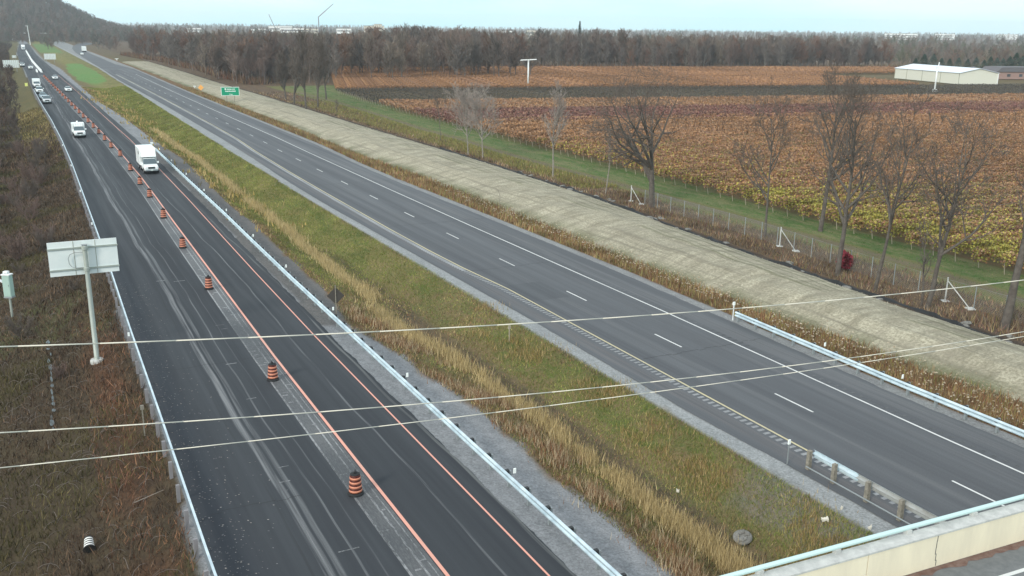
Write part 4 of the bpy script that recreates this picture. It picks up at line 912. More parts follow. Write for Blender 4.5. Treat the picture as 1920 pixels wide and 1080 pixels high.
q = MB(); q.path([(-.15, -.05, 7.1), (-.6, .05, 7.12), (-.86, .1, 7.0), (-.98, .12, 6.75), (-.95, .12, 6.4), (-.8, .1, 6.2), (-.55, .08, 6.12), (-.15, 0, 6.14)], .02); q.build('cable', M['post'], bs)
q = MB(); q.box((0, 0, 7.56), (.32, .3, .05)); q.build('cap', M['post'], bs)

# cabinet at the left edge
p = at(17, 548, 0.0); cb = empty('traffic_cabinet', (p[0], p[1], -2.2), R(-6)); tag(cb, 'pale green metal equipment box on a pole cut by the left edge of the photo', 'cabinet')
q = MB(); q.box((0, 0, 2.75), (.62, .45, 1.7)); q.build('body', M['cab'], cb, bevel=.02)
q = MB(); q.box((0, 0, 3.64), (.72, .55, .10)); q.build('roof', M['white_m'], cb, bevel=.02)
q = MB(); q.box((-.1, .1, 3.8), (.36, .3, .14)); q.build('vent_box', M['white_m'], cb)
q = MB(); q.box((0, -.235, 2.75), (.52, .02, 1.5)); dd_ = q.build('door', M['cab'], cb); q = MB(); q.box((.2, -.26, 2.8), (.03, .03, .16)); q.build('handle', M['post'], dd_)
q = MB(); q.box((0, 0, 1.84), (.66, .49, .12)); q.build('base', M['post'], cb)
q = MB(); q.tube((0, 0, 0), (0, 0, 1.8), .09); q.build('pole', M['pole_g'], cb)
q = MB(); q.box((-.55, 0, 3.1), (.45, .3, .06), 0, 1, .4); q.build('bracket', M['white_m'], cb)

# diamond sign seen from behind
s_, t_ = ST(631, 600); p = P3(s_, t_); ds_ = empty('diamond_sign', p, R(10)); tag(ds_, 'dark back of a diamond warning sign on a thin post behind the median guardrail', 'sign')
q = MB(); q.box((0, 0, 1.3), (.07, .05, 2.9)); o = q.build('post', M['wood'], ds_)
q = MB(); q.prism([(0, 1.35), (.62, 1.97), (0, 2.6), (-.62, 1.97)], .04, .06); q.build('sign_panel', M['dark_s'], ds_)

# barrels
def make_barrel():
    b = empty('construction_barrel', (0, 0, -30))
    q = MB(); q.lathe([(.36, 0), (.37, .04), (.34, .10), (.31, .12)], 18); q.build('base', M['rubber'], b)
    q = MB(); q.lathe([(.30, .10), (.295, .30), (.28, .32), (.275, .5), (.262, .52), (.255, .7), (.243, .72), (.235, .9), (.22, .98)], 18); q.build('drum', M['drum'], b, smooth=True)
    for z0, ra, rb in ((.16, .303, .300), (.36, .287, .284), (.56, .269, .266), (.76, .250, .247)):
        q = MB(); q.lathe([(ra, z0), (rb, z0+.10)], 18); q.build('band', M['band'], b, smooth=True)
    q = MB(); q.lathe([(.225, .97), (.225, 1.0), (.12, 1.03)], 18); q.box((0, 0, 1.09), (.26, .05, .10)); q.build('cap', M['rubber'], b); return b
B0 = make_barrel(); first = True
px_b = [(667, 926), (512, 712), (392, 542), (343, 465), (307, 409), (281, 370), (263, 346), (245, 320), (226, 293)]
sb = [ST(*p) for p in px_b]; s_ = sb[-1][0]
while s_ < 400: s_ += 11.5; sb.append((s_, float(T('or1', s_))-.75))
ORD = ['nearest', 'second nearest', 'third nearest', 'fourth nearest', 'fifth nearest', 'sixth nearest', 'seventh nearest', 'eighth nearest', 'ninth nearest', 'tenth nearest']
for i, (s_, t_) in enumerate(sb):
    o = B0 if first else copy_tree(B0); first = False
    X_, Y_ = W(s_, t_); o.location = (float(X_), float(Y_), .01); o.rotation_euler = (0, 0, rnd.uniform(0, 3))
    if i < 10: lb = 'orange and black construction barrel, %s to the camera in the line' % ORD[i]
    else: lb = 'small far orange construction barrel in the line leading up to the white concrete barrier'
    tag(o, lb, 'traffic barrel', 'construction barrels along the orange line')
fb = copy_tree(B0); p = at(172, 1066, -1.75); s_, t_ = float(p[:2]@DR), float(p[:2]@NR); fb.scale = (.7, .7, .62); fb.location = P3(s_, t_, .2); fb.rotation_euler = (R(68), 0, R(205)); fb.name = 'toppled_barrel'
tag(fb, 'toppled black drum with white bands lying in the brush at the bottom left', 'traffic barrel'); 
for c_ in fb.children:
    if c_.name.startswith('band'): c_.data = c_.data.copy(); c_.data.materials[0] = M['bwhite']
    if c_.name.startswith('drum'): c_.data = c_.data.copy(); c_.data.materials[0] = M['rubber']

# ------------------------------------------------------------------ vehicles (local +x is forward)
def wheel(parent, x, y, r_=.36, w_=.24):
    q = MB(); q.tube((0, -w_/2, 0), (0, w_/2, 0), r_, n=16); o = q.build('wheel', M['tyre'], parent); o.location = (x, y, r_)
    q = MB(); q.tube((0, -w_/2-.01, 0), (0, w_/2+.01, 0), r_*.6, n=12); q.build('rim', M['rim'], o)
def sec(x, hw, z0, z1, top=.9, mid=.55):
    zm = z0+(z1-z0)*mid
    return [(x, -hw*.94, z0), (x, -hw, zm), (x, -hw*top, z1-.04), (x, -hw*top*.9, z1), (x, hw*top*.9, z1), (x, hw*top, z1-.04), (x, hw, zm), (x, hw*.94, z0)]
def front(v, x, hw, z, m_grille=True):
    for y in (-1, 1):
        q = MB(); q.box((x-.05, y*(hw-.25), z), (.12, .36, .17)); q.build('headlight', M['lamp'], v)
    q = MB(); q.box((x-.02, 0, z-.03), (.10, hw*1.0, .26)); q.build('grille', M['grille'], v)
    q = MB(); q.box((x+.02, 0, z-.33), (.16, hw*1.86, .2)); q.build('bumper', M['chrome'], v)
    q = MB(); q.box((x+.11, 0, z-.33), (.02, .32, .14)); q.build('number_plate', M['sign_w'], v)
def sedan(name, paint, suv=False):
    v = empty(name, (0, 0, 0)); h = .25 if suv else 0
    q = MB(); q.loft([sec(-2.3, .78, .35, .85+h), sec(-2.1, .88, .28, 1.0+h), sec(-.9, .92, .25, 1.0+h), sec(.8, .92, .25, .98+h), sec(1.9, .88, .27, .86+h), sec(2.3, .74, .34, .68+h)]); q.build('body', paint, v, smooth=False)
    q = MB(); q.loft([sec(-1.9, .74, .98+h, 1.0+h, .95), sec(-1.2, .80, .97+h, 1.40+h, .8), sec(.15, .80, .96+h, 1.42+h, .8), sec(1.05, .78, .95+h, .98+h, .95)]); q.build('windows', M['glass'], v)
    q = MB(); q.loft([sec(-1.25, .62, 1.38+h, 1.425+h, .9), sec(.1, .62, 1.40+h, 1.45+h, .9)]); q.build('roof', paint, v)
    q = MB(); q.box((0, 0, .22), (4.1, 1.5, .2)); q.build('shadow_block', M['rubber'], v)  # dark block added beneath the car to hold off light and deepen its contact shadow
    for x in (-1.4, 1.4):
        for y in (-.80, .80): wheel(v, x, y, .33)
    front(v, 2.3, .72, .66+h*.7)
    for y in (-1, 1): q = MB(); q.box((.75, y*.98, 1.0+h), (.14, .18, .13)); q.build('mirror', paint, v)
    return v
def pickup(name, paint, load=None):
    v = empty(name, (0, 0, 0))
    q = MB(); q.loft([sec(-2.9, .92, .5, 1.25), sec(-.55, .98, .45, 1.25), sec(1.25, .98, .45, 1.25), sec(2.5, .96, .47, 1.2), sec(2.85, .86, .52, 1.05)]); q.build('body', paint, v)
    q = MB(); q.loft([sec(-.5, .86, 1.24, 1.86, .84), sec(.75, .86, 1.24, 1.88, .84), sec(1.5, .88, 1.23, 1.27, .95)]); q.build('windows', M['glass'], v)
    q = MB(); q.loft([sec(-.55, .76, 1.84, 1.92, .92), sec(.72, .76, 1.85, 1.93, .92)]); q.build('roof', paint, v)
    q = MB(); q.box((0, 0, .32), (5.2, 1.6, .34)); q.build('shadow_block', M['rubber'], v)  # added dark block, keeps light out from under the pickup
    for x in (-1.9, 1.8):
        for y in (-.85, .85): wheel(v, x, y, .40, .28)
    front(v, 2.86, .9, .9)
    for y in (-1, 1): q = MB(); q.box((1.15, y*1.1, 1.42), (.16, .24, .24)); q.build('mirror', paint, v)
    return v
def box_truck(name, paint, over=True, wide=1.12, high=3.2, length=4.6, glassy=False):
    v = pickup(name, paint); x1 = -.6 if over else -.75
    ln = length; xc = x1-ln/2
    q = MB(); q.box((xc, 0, (high+.75)/2), (ln, wide*2, high-.75)); q.build('box_body', paint, v, bevel=.06)
    if over:
        q = MB(); q.loft([[(x1-.01, -wide, 2.05), (x1-.01, -wide, high), (x1-.01, wide, high), (x1-.01, wide, 2.05)], [(x1+1.1, -wide*.85, 2.1), (x1+.75, -wide*.85, high-.35), (x1+.75, wide*.85, high-.35), (x1+1.1, wide*.85, 2.1)]]); q.build('over_cab_box', paint, v)
        for y in (-1, 1): q = MB(); q.box((x1-1.0, y*(wide+.005), 2.5), (.7, .02, .45)); q.build('side_window', M['glass'], v)
    q = MB(); q.box((xc, 0, .5), (ln-.3, wide*1.7, .42)); q.build('shadow_block', M['rubber'], v)  # another added block under the box, darkens the ground contact
    q = MB(); q.box((xc, 0, .80), (ln+.02, wide*2+.03, .10)); q.build('skirt', M['grille'], v)
    for y in (-.85, .85): wheel(v, xc-ln*.12, y, .40, .36)
    q = MB(); q.box((x1-ln+.1, 0, .55), (.25, wide*1.8, .18)); q.build('rear_bumper', M['grille'], v)
    return v
def place(v, px, py, label, cat, ahead=0, group=None, face=-1, z=.01, rot=0):
    p = at(px, py); s_, t_ = float(p[:2]@DR), float(p[:2]@NR); s_ += ahead
    dt = float(T('or1', s_+3)-T('or1', s_-3))/6; X_, Y_ = W(s_, t_)
    v.location = (float(X_), float(Y_), z); v.rotation_euler = (0, 0, HEAD+(math.pi if face < 0 else 0)-math.atan(dt)+rot); tag(v, label, cat, group)
v = box_truck('box_truck', M['car_white']); place(v, 286, 327, 'white cube van with an over-cab box driving between the orange lines', 'truck', 3.1)
# work truck in the closed lanes
v = pickup('work_truck', M['car_white']); q = MB(); q.box((-1.75, 0, 1.55), (2.3, 2.15, 1.6)); q.build('cargo_box', M['car_white'], v, bevel=.04)
q = MB()
for y in (-.8, -.4, 0, .4, .8): q.box((-.59, y, 1.6), (.02, .03, 1.5))
q.build('panel_rib', M['seam'], v)
q = MB(); q.lathe([(.16, 0), (.16, .2), (.08, .26)], 10, (-2.6, 0, 2.35)); q.build('beacon', M['refl'], v)
place(v, 151, 259, 'white work truck with a ribbed cargo box parked in the closed lane', 'truck', 3.0)
v = pickup('pickup_truck', M['car_silver']); place(v, 89, 195, 'silver pickup with a black grille at the head of the parked queue', 'pickup', 3)
v = sedan('sport_utility', M['car_blue'], True); place(v, 82, 187, 'blue grey utility vehicle just behind the silver pickup', 'car', 3)
v = pickup('pickup_truck', M['car_white']); place(v, 75, 176, 'white pickup third in the parked queue on the left', 'pickup', 3)
v = box_truck('box_truck', M['car_white'], over=False, high=2.6, length=3.6); place(v, 70, 165, 'white box truck last in the parked queue on the left', 'truck', 3)
v = sedan('car', M['car_white']); place(v, 129, 172, 'white car driving in the open lane, nearer of the two', 'car', 2)
v = sedan('car', M['car_white']); place(v, 104, 149, 'white car driving in the open lane, farther of the two', 'car', 2)
v = sedan('car', M['car_white'], True); place(v, 58, 130, 'white car standing beside the end of the concrete barrier', 'car', 2)
v = pickup('pickup_truck', M['car_white']); place(v, 42, 125, 'white pickup parked right behind the left sign back', 'pickup', 2)
v = box_truck('box_truck', M['car_white'], over=True, high=3.6, wide=1.25, length=7); place(v, 44, 94, 'far white truck coming round the bend beside the concrete barrier', 'truck', 2)
v = box_truck('box_truck', M['car_white'], over=False, high=3.8, wide=1.3, length=9); place(v, 157, 97, 'far white truck driving away on the grey carriageway bend', 'truck', 0, face=1)
v = sedan('car', M['car_white'], True); place(v, 154, 103, 'far white car following the truck on the grey carriageway bend', 'car', 0, face=1)

# concrete barrier in far work zone
FEAT['bar'] = [(330, 11.9), (423, 10.7), (560, 9.6), (720, 9.9)]
a_ = ST(81, 136)[0]; q = MB(); sb_ = np.arange(a_, 760, 6.); bb = empty('concrete_barrier', P3(sb_[0], float(T('or1', sb_[0])), 0)); tag(bb, 'long white temporary concrete barrier dividing the far lanes', 'barrier'); inv = Matrix.Translation(bb.location).inverted()
secs = []
for s_ in sb_:
    t_ = float(T('or1', s_)); ring = []
    for dt, z in ((-.4, 0), (-.4, .15), (-.16, .45), (-.12, 1.0), (.12, 1.0), (.16, .45), (.4, .15), (.4, 0)):
        X_, Y_ = W(s_, t_+dt); ring.append((float(X_), float(Y_), z))
    secs.append(ring)
q.loft(secs); o = q.build('barrier_wall', M['white_m']); o.parent = bb; o.matrix_parent_inverse = inv
for k in range(2):
    q = MB(); s_ = a_+4+k*7; p = P3(s_, float(T('or1', s_))-1.6); q.box((0, 0, .45), (5, .5, .9), 0, .8); o = q.build('barrier_block', M['white_m']); o.location = (p[0], p[1], 0); o.rotation_euler = (0, 0, HEAD); tag(o, '%s loose white barrier block beside the end of the long barrier' % ('nearer' if k == 0 else 'farther'), 'barrier')

# ------------------------------------------------------------------ signs far off
def back_sign(px0, px1, py0, py1, yfoot, label, ribs=8):
    b = at((px0+px1)/2, yfoot); dist = b[1]*cp; sc = FPX/dist*1.0; wdt = (px1-px0)/sc; hgt = (py1-py0)/sc; z0 = (yfoot-py1)/sc
    az = math.atan2(b[0], b[1]); g = empty('sign_back', (b[0], b[1], 0), -az); tag(g, label, 'sign')
    q = MB(); q.box((0, 0, z0+hgt/2), (wdt, .08, hgt)); q.build('sign_panel', M['sign_back'], g)
    q = MB()
    for i in range(ribs): q.box((-wdt/2+wdt*(i+.5)/ribs, -.07, z0+hgt/2), (.10, .06, hgt*.96))
    q.build('rib', M['seam'], g)
    for x in (-.33, .33): q = MB(); q.box((x*wdt, .12, (z0+hgt*.9)/2-.2), (.14, .14, z0+hgt*.9+.4)); q.build('post', M['post'], g)
back_sign(9, 36, 113, 127, 135, 'wide ribbed sign back at the far left beside the parked pickup')
back_sign(24, 31, 104, 108.5, 114, 'small sign back just above the wide left sign back', 3)
back_sign(85, 105, 101, 111.5, 118, 'ribbed sign back standing in the grassy median before the green mound')
b = at(433, 192); az = math.atan2(b[0], b[1]); sc = FPX/(b[1]*cp)*1.0; g = empty('direction_sign', (b[0], b[1], -.3), -az); tag(g, 'green direction sign with white lettering at the foot of the straw bank', 'sign')
w_, h_ = 33.5/sc, 16.5/sc; z0 = (192-179.5)/sc+.3
q = MB(); q.box((0, 0, z0+h_/2), (w_, .06, h_)); q.build('border', M['sign_w'], g)
q = MB(); q.box((0, -.04, z0+h_/2), (w_-.24, .03, h_-.24)); q.build('sign_panel', M['green_s'], g)
def textmesh(txt, size, m, parent, loc):
    cu = bpy.data.curves.new('lettering', 'FONT'); cu.body = txt; cu.size = size; cu.extrude = .004; cu.align_x = 'CENTER'; cu.offset = .012
    o = bpy.data.objects.new('tmp', cu); col.objects.link(o); dg = bpy.context.evaluated_depsgraph_get(); me = bpy.data.meshes.new_from_object(o.evaluated_get(dg)); bpy.data.objects.remove(o)
    me.materials.append(m); t = bpy.data.objects.new('lettering', me); col.objects.link(t); t.parent = parent; t.location = loc; t.rotation_euler = (R(90), 0, 0)
q = MB()
def wordbar(x0, x1, z, hh):
    x = x0
    while x < x1-.05: wl = rnd.uniform(.10, .17); q.box((x+wl/2, -.062, z+(rnd.random()-.5)*.04), (wl*.78, .012, hh*rnd.uniform(.7, 1))); x += wl
zt = z0+h_
wordbar(-.85, .35, zt-.58, .30); wordbar(.5, 1.25, zt-.58, .28); wordbar(-1.3, 1.35, zt-1.12, .30); q.build('lettering', M['sign_w'], g)
textmesh('2 km', .42, M['sign_w'], g, (.15, -.06, z0+.24))
q = MB(); q.box((-1.2, -.06, zt-.55), (.36, .012, .42)); q.build('route_emblem', M['sign_w'], g)
for x in (-1.0, 1.0): q = MB(); q.box((x, .1, z0/2+.4), (.14, .14, z0+1.4)); q.build('post', M['wood'], g)
# orange work sign and small markers
b = at(377, 172); az = math.atan2(b[0], b[1]); g = empty('work_sign', (b[0], b[1], 0), -az); tag(g, 'orange work zone sign on the verge left of the green sign', 'sign')
q = MB(); q.prism([(0, .35), (.85, 1.25), (0, 2.15), (-.85, 1.25)], 0, .04); q.build('sign_panel', M['orange_s'], g); q = MB(); q.box((0, .08, .7), (.1, .1, 1.6)); q.build('post', M['wood'], g)
b = at(50, 165); g = empty('marker_sign', (b[0], b[1], wz(b[0], b[1])), -math.atan2(b[0], b[1])); tag(g, 'small lime yellow marker sign on the left verge beside the parked queue', 'sign')
q = MB(); q.box((0, 0, 1.3), (.8, .04, 1.0)); q.build('sign_panel', M['yel_s'], g); q = MB(); q.box((0, .05, .5), (.08, .08, 1.4)); q.build('post', M['wood'], g)
def marker(px, py, label, h=1.0, name='marker_post', m='white_m', top='refl', w_=.06, z=0):
    s_, t_ = ST(px, py); g = empty(name, P3(s_, t_), HEAD); tag(g, label, 'marker'); q = MB(); q.box((0, 0, h/2), (w_, w_, h)); q.build('stake', M[m], g); q = MB(); q.box((0, 0, h+.08), (w_*1.4, w_*3, .24)); q.build('reflector', M[top], g)
marker(1476, 870, 'white topped marker standing just before the timber posted guardrail', 1.1, m='post', w_=.045)
marker(1374, 600, 'white topped marker at the start of the guardrail by the straw bank', 1.2)
marker(955, 627, 'thin pale wooden stake in the green side of the median', 1.0, m='palewood', top='palewood')
marker(286, 283, 'tall white marker at the far end of the median guardrail', 1.3, w_=.14)
marker(271, 812, 'rusty thin post beside the left guardrail near the lowest cable', 1.5, m='wood', top='wood')
marker(365, 165, 'small white marker on the verge left of the orange work sign', .8, w_=.2)
marker(219, 105+8, 'white box on the far verge of the grey carriageway', .8, w_=.6)
# bent reed pole on the bank
s_, t_ = ST(937, 385); p = P3(s_, t_); q = MB(); q.path([p, p+Vector((.02, 0, 1.6)), p+Vector((-.12, 0, 2.1)), p+Vector((-.4, 0, 2.5))], .03); tag(q.build('bent_pole', M['wood'], smooth=True), 'thin bent pole at the foot of the straw bank', 'pole')
# boulder, ditch water, litter
s_, t_ = ST(1396, 968); g = empty('culvert_end', P3(s_, t_, 0)); g.location.z = float(gz(s_, t_)); tag(g, 'round grey stone filled culvert end in the median grass near the bridge', 'culvert')
q = MB(); q.lathe([(.36, 0), (.42, .14), (.37, .2)], 20); q.build('rim', M['stone'], g); q = MB()
for i in range(26):
    a = rnd.uniform(0, 6.28); rr = rnd.random()**.5*.28; k = rnd.uniform(.05, .1); q = MB(); q.lathe([(k*.6, 0), (k, k*.6), (k*.4, k*1.1)], 6, (rr*math.cos(a), rr*math.sin(a), .2)); q.build('rubble_stone', M['stone'], g)
g.rotation_euler = (R(20), R(-8), 0); g.location.z += .12
for i, (px, py, lb) in enumerate([(1547, 972, 'crumpled white litter in the grass below the timber posted guardrail'), (1578, 959, 'small white scrap right of the crumpled litter'), (1630, 996, 'flat pale scrap closest to the bridge handrail'), (1273, 885, 'pale scrap lying in the middle of the median ditch')]):
    s_, t_ = ST(px, py); q = MB(); k = .09 if i == 0 else .045; r3 = random.Random(i)
    q.loft([[(x, y*k, abs(r3.gauss(0, .04))+.05*(j % 2)) for j, y in enumerate((-1, -.4, .4, 1))]+[(x, y*k, .12+abs(r3.gauss(0, .05))) for y in (1, .3, -.4, -1)] for x in (-k*1.6, -k*.5, k*.4, k*1.5)]); o = q.build('litter', M['litter']); o.location = P3(s_, t_, .12); o.rotation_euler = (0, 0, i); tag(o, lb, 'litter')
s_, t_ = ST(280, 936); q = MB(); p = P3(s_, t_); q.tube(p+Vector((-.55, -.3, .3)), p+Vector((.55, .3, .62)), .022, .012, 6); tag(q.build('dead_branch', M['palebark']), 'pale dead branch lying in the brush beside the left guardrail', 'branch')
V = []; F = []
for i in range(15):
    f = i/14; p = at(93+9*f+rnd.uniform(-3, 3), 655+165*f, -1.7); s_, t_ = float(p[:2]@DR), float(p[:2]@NR); b_ = len(V); kx, ky = rnd.uniform(.25, .7), rnd.uniform(.05, .17)
    for k in range(7): a = k*6.283/7; X_, Y_ = W(s_+math.cos(a)*kx*rnd.uniform(.6, 1.1), t_+math.sin(a)*ky*rnd.uniform(.6, 1.1)); V.append((float(X_), float(Y_), float(gz(s_, t_))+.14))
    F.append(tuple(range(b_, b_+7)))
fast('ditch_water', V, F, M['water'])['kind'] = 'structure'

# ------------------------------------------------------------------ wind machines, barn, conifers, far town
def wind_machine(px, py, ytop, label, ang, tilt, blade):
    b = at(px, py); sc = FPX/(b[1]*cp+6); H_ = (py-ytop)/sc; g = empty('wind_machine', (b[0], b[1], 0), 0); tag(g, label, 'wind machine')
    q = MB(); q.tube((0, 0, 0), (0, 0, H_), .30, .24, 10); q.build('mast', M['white_m'], g, smooth=True)
    q = MB(); q.box((0, 0, .45), (1.5, 1.1, .9)); q.build('engine_box', M['white_m'], g, bevel=.05)
    h = empty('fan', (0, -.5, H_+.1), 0); h.parent = g; h.rotation_euler = (0, tilt, ang)
    q = MB(); q.box((-blade*.51, 0, 0), (blade*.94, .32, .30), 0, .8); q.build('blade', M['white_m'], h); q = MB(); q.box((blade*.51, 0, 0), (blade*.94, .32, .30), 0, .8); q.build('blade', M['white_m'], h)
    q = MB(); q.box((0, .25, -.05), (.5, .8, .5)); q.build('hub', M['white_m'], g).location = (0, -.3, H_)
wind_machine(990, 165, 114, 'white wind machine with a level fan blade standing in the dark vine strip', 0, R(-3), 3.0)
wind_machine(1752, 172, 128, 'white wind machine with a tilted fan in front of the long barn', R(62), R(-38), 3.0)
def wall_quad(q, a, b, z0, z1): q.add([(a[0], a[1], z0), (b[0], b[1], z0), (b[0], b[1], z1), (a[0], a[1], z1)], [(0, 1, 2, 3)])
c0, c1, c2 = at(1677, 146.5), at(1797, 158), at(1862, 157.5)
def V2(p): return Vector((p[0], p[1], 0))
c0, c1, c2 = V2(c0), V2(c1), V2(c2); ax = (c0-c1); Lb = ax.length; ax.normalize(); sd_ = Vector((ax.y, -ax.x, 0)); wb_ = (c2-c1).dot(sd_); 
if wb_ < 0: sd_ = -sd_; wb_ = -wb_
wb_ = max(wb_, 15)
bn = empty('barn', c1, math.atan2(ax.y, ax.x)); sy = 1 if sd_.dot(Vector((-ax.y, ax.x, 0))) > 0 else -1; tag(bn, 'long low cream metal barn with a pale blue roof beyond the vineyard', 'barn')
eh, rh = 4.4, 6.2
q = MB(); q.box((Lb/2, sy*wb_/2, eh/2), (Lb, wb_, eh)); q.add([(0, 0, eh), (0, sy*wb_, eh), (0, sy*wb_/2, rh)], [(0, 1, 2)]); q.add([(Lb, 0, eh), (Lb, sy*wb_, eh), (Lb, sy*wb_/2, rh)], [(0, 1, 2)]); q.build('wall', M['barn'], bn)
q = MB()
for y0, y1 in ((-.4, wb_/2), (wb_+.4, wb_/2)):
    q.add([(-.5, sy*y0, eh+.02), (Lb+.5, sy*y0, eh+.02), (Lb+.5, sy*y1, rh+.1), (-.5, sy*y1, rh+.1), (-.5, sy*y0, eh+.16), (Lb+.5, sy*y0, eh+.16), (Lb+.5, sy*y1, rh+.24), (-.5, sy*y1, rh+.24)], [(0, 1, 2, 3), (4, 5, 6, 7), (0, 1, 5, 4), (2, 3, 7, 6), (0, 3, 7, 4), (1, 2, 6, 5)])
q.build('roof', M['barnroof'], bn)
for f in (.001, .27, .55, .80, .999): q = MB(); q.box((Lb*f, -sy*.06, eh/2), (.22, .10, eh)); q.build('downpipe', M['seam'], bn)
q = MB(); q.box((-.06, sy*wb_, eh/2), (.3, .3, eh)); q.build('corner_trim', M['white_m'], bn)
for f in (.35, .85): q = MB(); q.box((Lb*(1-f), sy*wb_*.62, rh+.1), (1.6, 1.6, 1.1), 0, .5); q.build('roof_vent', M['barnroof2'], bn)
p = at(1880, 153)+np.array([22, 30, 0]); hs_ = empty('outbuilding', (p[0], p[1], 0), R(8)); tag(hs_, 'pink brick outbuilding with a dark grey roof at the right end of the barn', 'building')
q = MB(); q.box((0, 0, 1.7), (30, 12, 3.4)); q.build('wall', M['brick'], hs_)
q = MB(); q.prism([(-15.5, 3.3), (15.5, 3.3), (13, 5.4), (-13, 5.4)], -6.6, 6.6); q.build('roof', M['barnroof2'], hs_)
for x in (-9, -3, 4, 10): q = MB(); q.box((x, -6.03, 1.7), (1.6, .1, 1.2)); q.build('window', M['win'], hs_)
# conifers behind the barn
def conifer(seed, H_, wdt, tint):
    g = np.random.default_rng(seed); n = 1100; f = g.random(n)**.8; z = H_*(.06+.94*f); rr = wdt*(1-f)**.8*(.55+.5*g.random(n)); a = g.uniform(0, 6.28, n); c = np.stack([rr*np.cos(a), rr*np.sin(a), z], -1)
    d = np.stack([np.cos(a), np.sin(a), -.35+0*a], -1)*g.uniform(.35, .8, n)[:, None]; sd = np.stack([-np.sin(a), np.cos(a), 0*a], -1)*g.uniform(.15, .35, n)[:, None]
    V = np.stack([c-sd-d*.4, c+sd-d*.4, c+d], 1).reshape(-1, 3); cc = np.repeat(np.array(tint)*g.uniform(.6, 1.4, (n, 1)), 3, 0); return V, np.arange(3*n).reshape(-1, 3), cc
cp_ = []
for i, (tn, lb) in enumerate([((.030, .058, .038), 'dark green conifer in the row behind the barn'), ((.07, .10, .08), 'grey green conifer in the row behind the barn')]):
    g = empty('conifer', (0, 0, -60)); V, F, cc = conifer(40+i, 9.5, 4.4, tn); fast('crown', V, F, M['needles'], g, cols={'tint': cc}); q = MB(); q.tube((0, 0, -.2), (0, 0, 9), .22, .03, 6); q.build('trunk', M['woodbark'], g); cp_.append([g, 0, lb])
for i, px in enumerate([1690, 1705, 1722, 1737, 1752, 1768, 1785, 1800, 1815, 1826, 1838, 1849, 1861, 1872, 1884, 1895]):
    k = (0, 0, 1, 0, 0, 1, 0, 1, 0, 0, 1, 1, 0, 0, 1, 0)[i]; pr = cp_[k]; o = pr[0] if pr[1] == 0 else copy_tree(pr[0]); pr[1] = 1
    d = 508+rnd.uniform(-8, 8)+(i*1.2); az = math.atan((px-960)/FPX); o.location = (d*math.tan(az), d, 0); k_ = rnd.uniform(.75, 1.05)*(1.12 if i > 11 else .95); o.scale = (k_*1.1, k_*1.1, k_); tag(o, pr[2], 'conifer', 'conifers behind the barn, '+('dark' if k == 0 else 'grey'))
V, F, cc = conifer(60, 24, 3.2, (.02, .045, .03)); g = empty('tall_conifer', (*at(1085, 122)[:2], 0)); tag(g, 'single tall dark conifer rising above the wood skyline', 'conifer'); fast('crown', V, F, M['needles'], g, cols={'tint': cc}); q = MB(); q.tube((0, 0, -.2), (0, 0, 22), .35, .05, 6); q.build('trunk', M['woodbark'], g)
# far town buildings
def far_building(px, dist, z0, wdt, hgt, label, m='white_b', dep=20):
    az = math.atan((px-960)/FPX); X_, Y_ = dist*math.tan(az), dist; g = empty('town_building', (X_, Y_, z0), -az); tag(g, label, 'building')
    q = MB(); q.box((0, 0, hgt/2), (wdt, dep, hgt)); q.build('wall', M[m], g); q = MB(); q.box((0, 0, hgt+.3), (wdt+.6, dep+.6, .6)); q.build('roof', M['barnroof2'], g)
    for k in range(2):
        q = MB(); q.box((0, -dep/2-.05, hgt*(.3+.4*k)), (wdt*.9, .1, hgt*.12)); q.build('window_band', M['win'], g)
LBL = [(488, 12, 'tiny white far building at the left end of the town skyline'), (503, 20, 'low white far building near the leaning crane boom'), (535, 42, 'widest white far building on the town skyline'), (560, 50, 'long white far shed right of the widest building'), (592, 26, 'pale far block behind the roadside tree clump'), (650, 26, 'low white far building right of the roadside clump'), (705, 36, 'cream far building standing above the wood'), (712, 14, 'small cream far annex beside the larger cream building'), (378, 26, 'white far shed above the wood on the left'), (990, 18, 'low pale far building left of the tall conifer'), (940, 30, 'long low far roof on the skyline over the middle of the wood')]
for i, (px, wdt, lb) in enumerate(LBL): far_building(px, 1750, 0, wdt, (11, 12, 17, 14, 13, 14, 19, 22, 12, 15, 14)[i], lb, 'pale_b' if i in (4, 6, 7, 9) else 'white_b')
for i, (px, d, wdt, lb) in enumerate([(1420, 900, 14, 'white far house among trees left of the far plain'), (1416, 1150, 22, 'pale far shed in the wood gap'), (1650, 2600, 60, 'faint white far building on the plain, leftmost of three'), (1672, 2500, 40, 'faint white far building on the plain, middle of three'), (1737, 2700, 50, 'faint white far building on the plain, rightmost of three'), (1850, 3300, 60, 'bright far building at the horizon near the right edge')]): far_building(px, d, 0, wdt, 11 if d < 2000 else 16, lb)
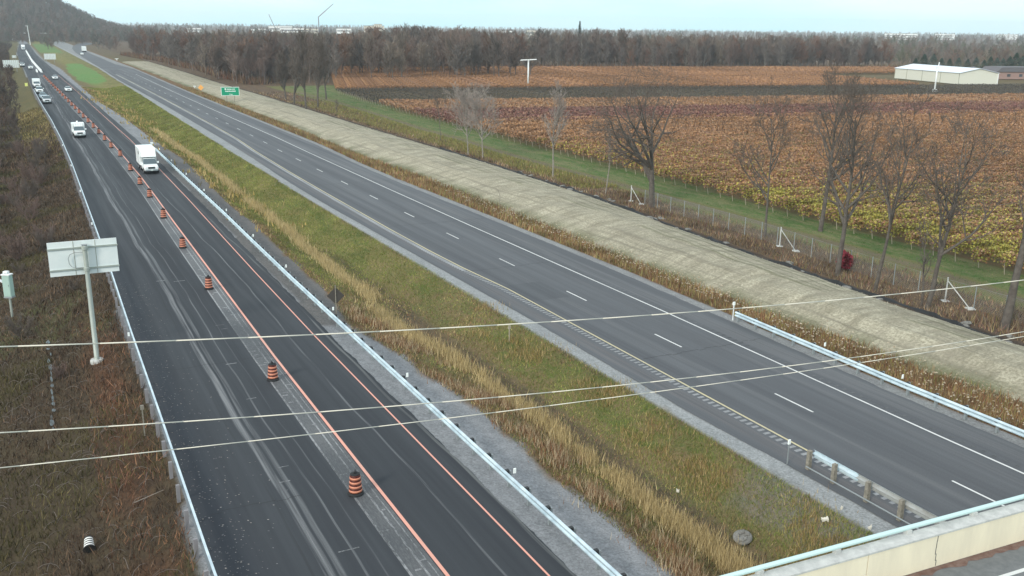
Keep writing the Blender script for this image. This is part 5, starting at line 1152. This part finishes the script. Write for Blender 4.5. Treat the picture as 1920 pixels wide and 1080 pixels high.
# cranes
def crane(pts_, label, dist):
    g = None; P_ = []
    for px, py in pts_:
        v = RT*(px-960)/FPX-UP*(py-540)/FPX+FW; k = dist/v[1]; P_.append(Vector((v[0]*k, dist, CAMH+v[2]*k)))
    g = empty('crane', (P_[0].x, P_[0].y, 0)); tag(g, label, 'crane'); inv = Matrix.Translation(g.location).inverted()
    for nm, a, b, r_ in (('tower', Vector((P_[0].x, P_[0].y, 0)), P_[0], 1.1), ('boom', P_[0], P_[1], .7)):
        q = MB(); q.tube(a, b, r_, r_*.7, 6); o = q.build(nm, M['crane'], None); o.parent = g; o.matrix_parent_inverse = inv
crane([(519, 60), (504, 27)], 'far mobile crane with its boom leaning left on the skyline', 1500)
crane([(597, 32), (625, 7)], 'far tower crane with its jib raised to the right above the tree clump', 1500)
# far overpass and light pole
p = at(75, 76.5); g = empty('overpass', (p[0], p[1], 0), R(3)); tag(g, 'far dark overpass crossing the motorway below the escarpment', 'bridge'); q = MB(); q.box((0, 0, 6.5), (60, 8, 1.6)); q.build('deck', M['darksteel'], g); q = MB(); q.box((0, -4.1, 7.8), (60, .3, 1.0)); q.build('parapet', M['conc_w'], g)
q = MB()
for x in (-28, -10, 12, 28): q.box((x, 0, 2.9), (1.2, 6, 5.8))
q.build('pier', M['conc_w'], g)
p = at(57, 84); h = 16.; g = empty('street_lamp', (p[0], p[1], 0)); tag(g, 'tall pale light pole by the far motorway bend', 'street lamp'); q = MB(); q.tube((0, 0, 0), (-.8, 0, h), .32, .22, 8); q.build('pole', M['white_m'], g); q = MB(); q.box((-1.4, 0, h+.1), (2.4, .5, .25)); q.build('lamp_head', M['white_m'], g)

# ------------------------------------------------------------------ haze
q = MB(); q.box((0, 0, 61.5), (18600, 18600, 127)); hz = q.build('haze', M['white_m']); hz['kind'] = 'stuff'
hm = bpy.data.materials.new('haze_air'); hm.use_nodes = True; t = hm.node_tree; t.nodes.clear(); o_ = t.nodes.new('ShaderNodeOutputMaterial'); pv = t.nodes.new('ShaderNodeVolumePrincipled')
pv.inputs['Color'].default_value = (.80, .92, 1.0, 1); pv.inputs['Density'].default_value = .00013; pv.inputs['Anisotropy'].default_value = 0.0
t.links.new(pv.outputs[0], o_.inputs['Volume']); hz.data.materials.clear(); hz.data.materials.append(hm)
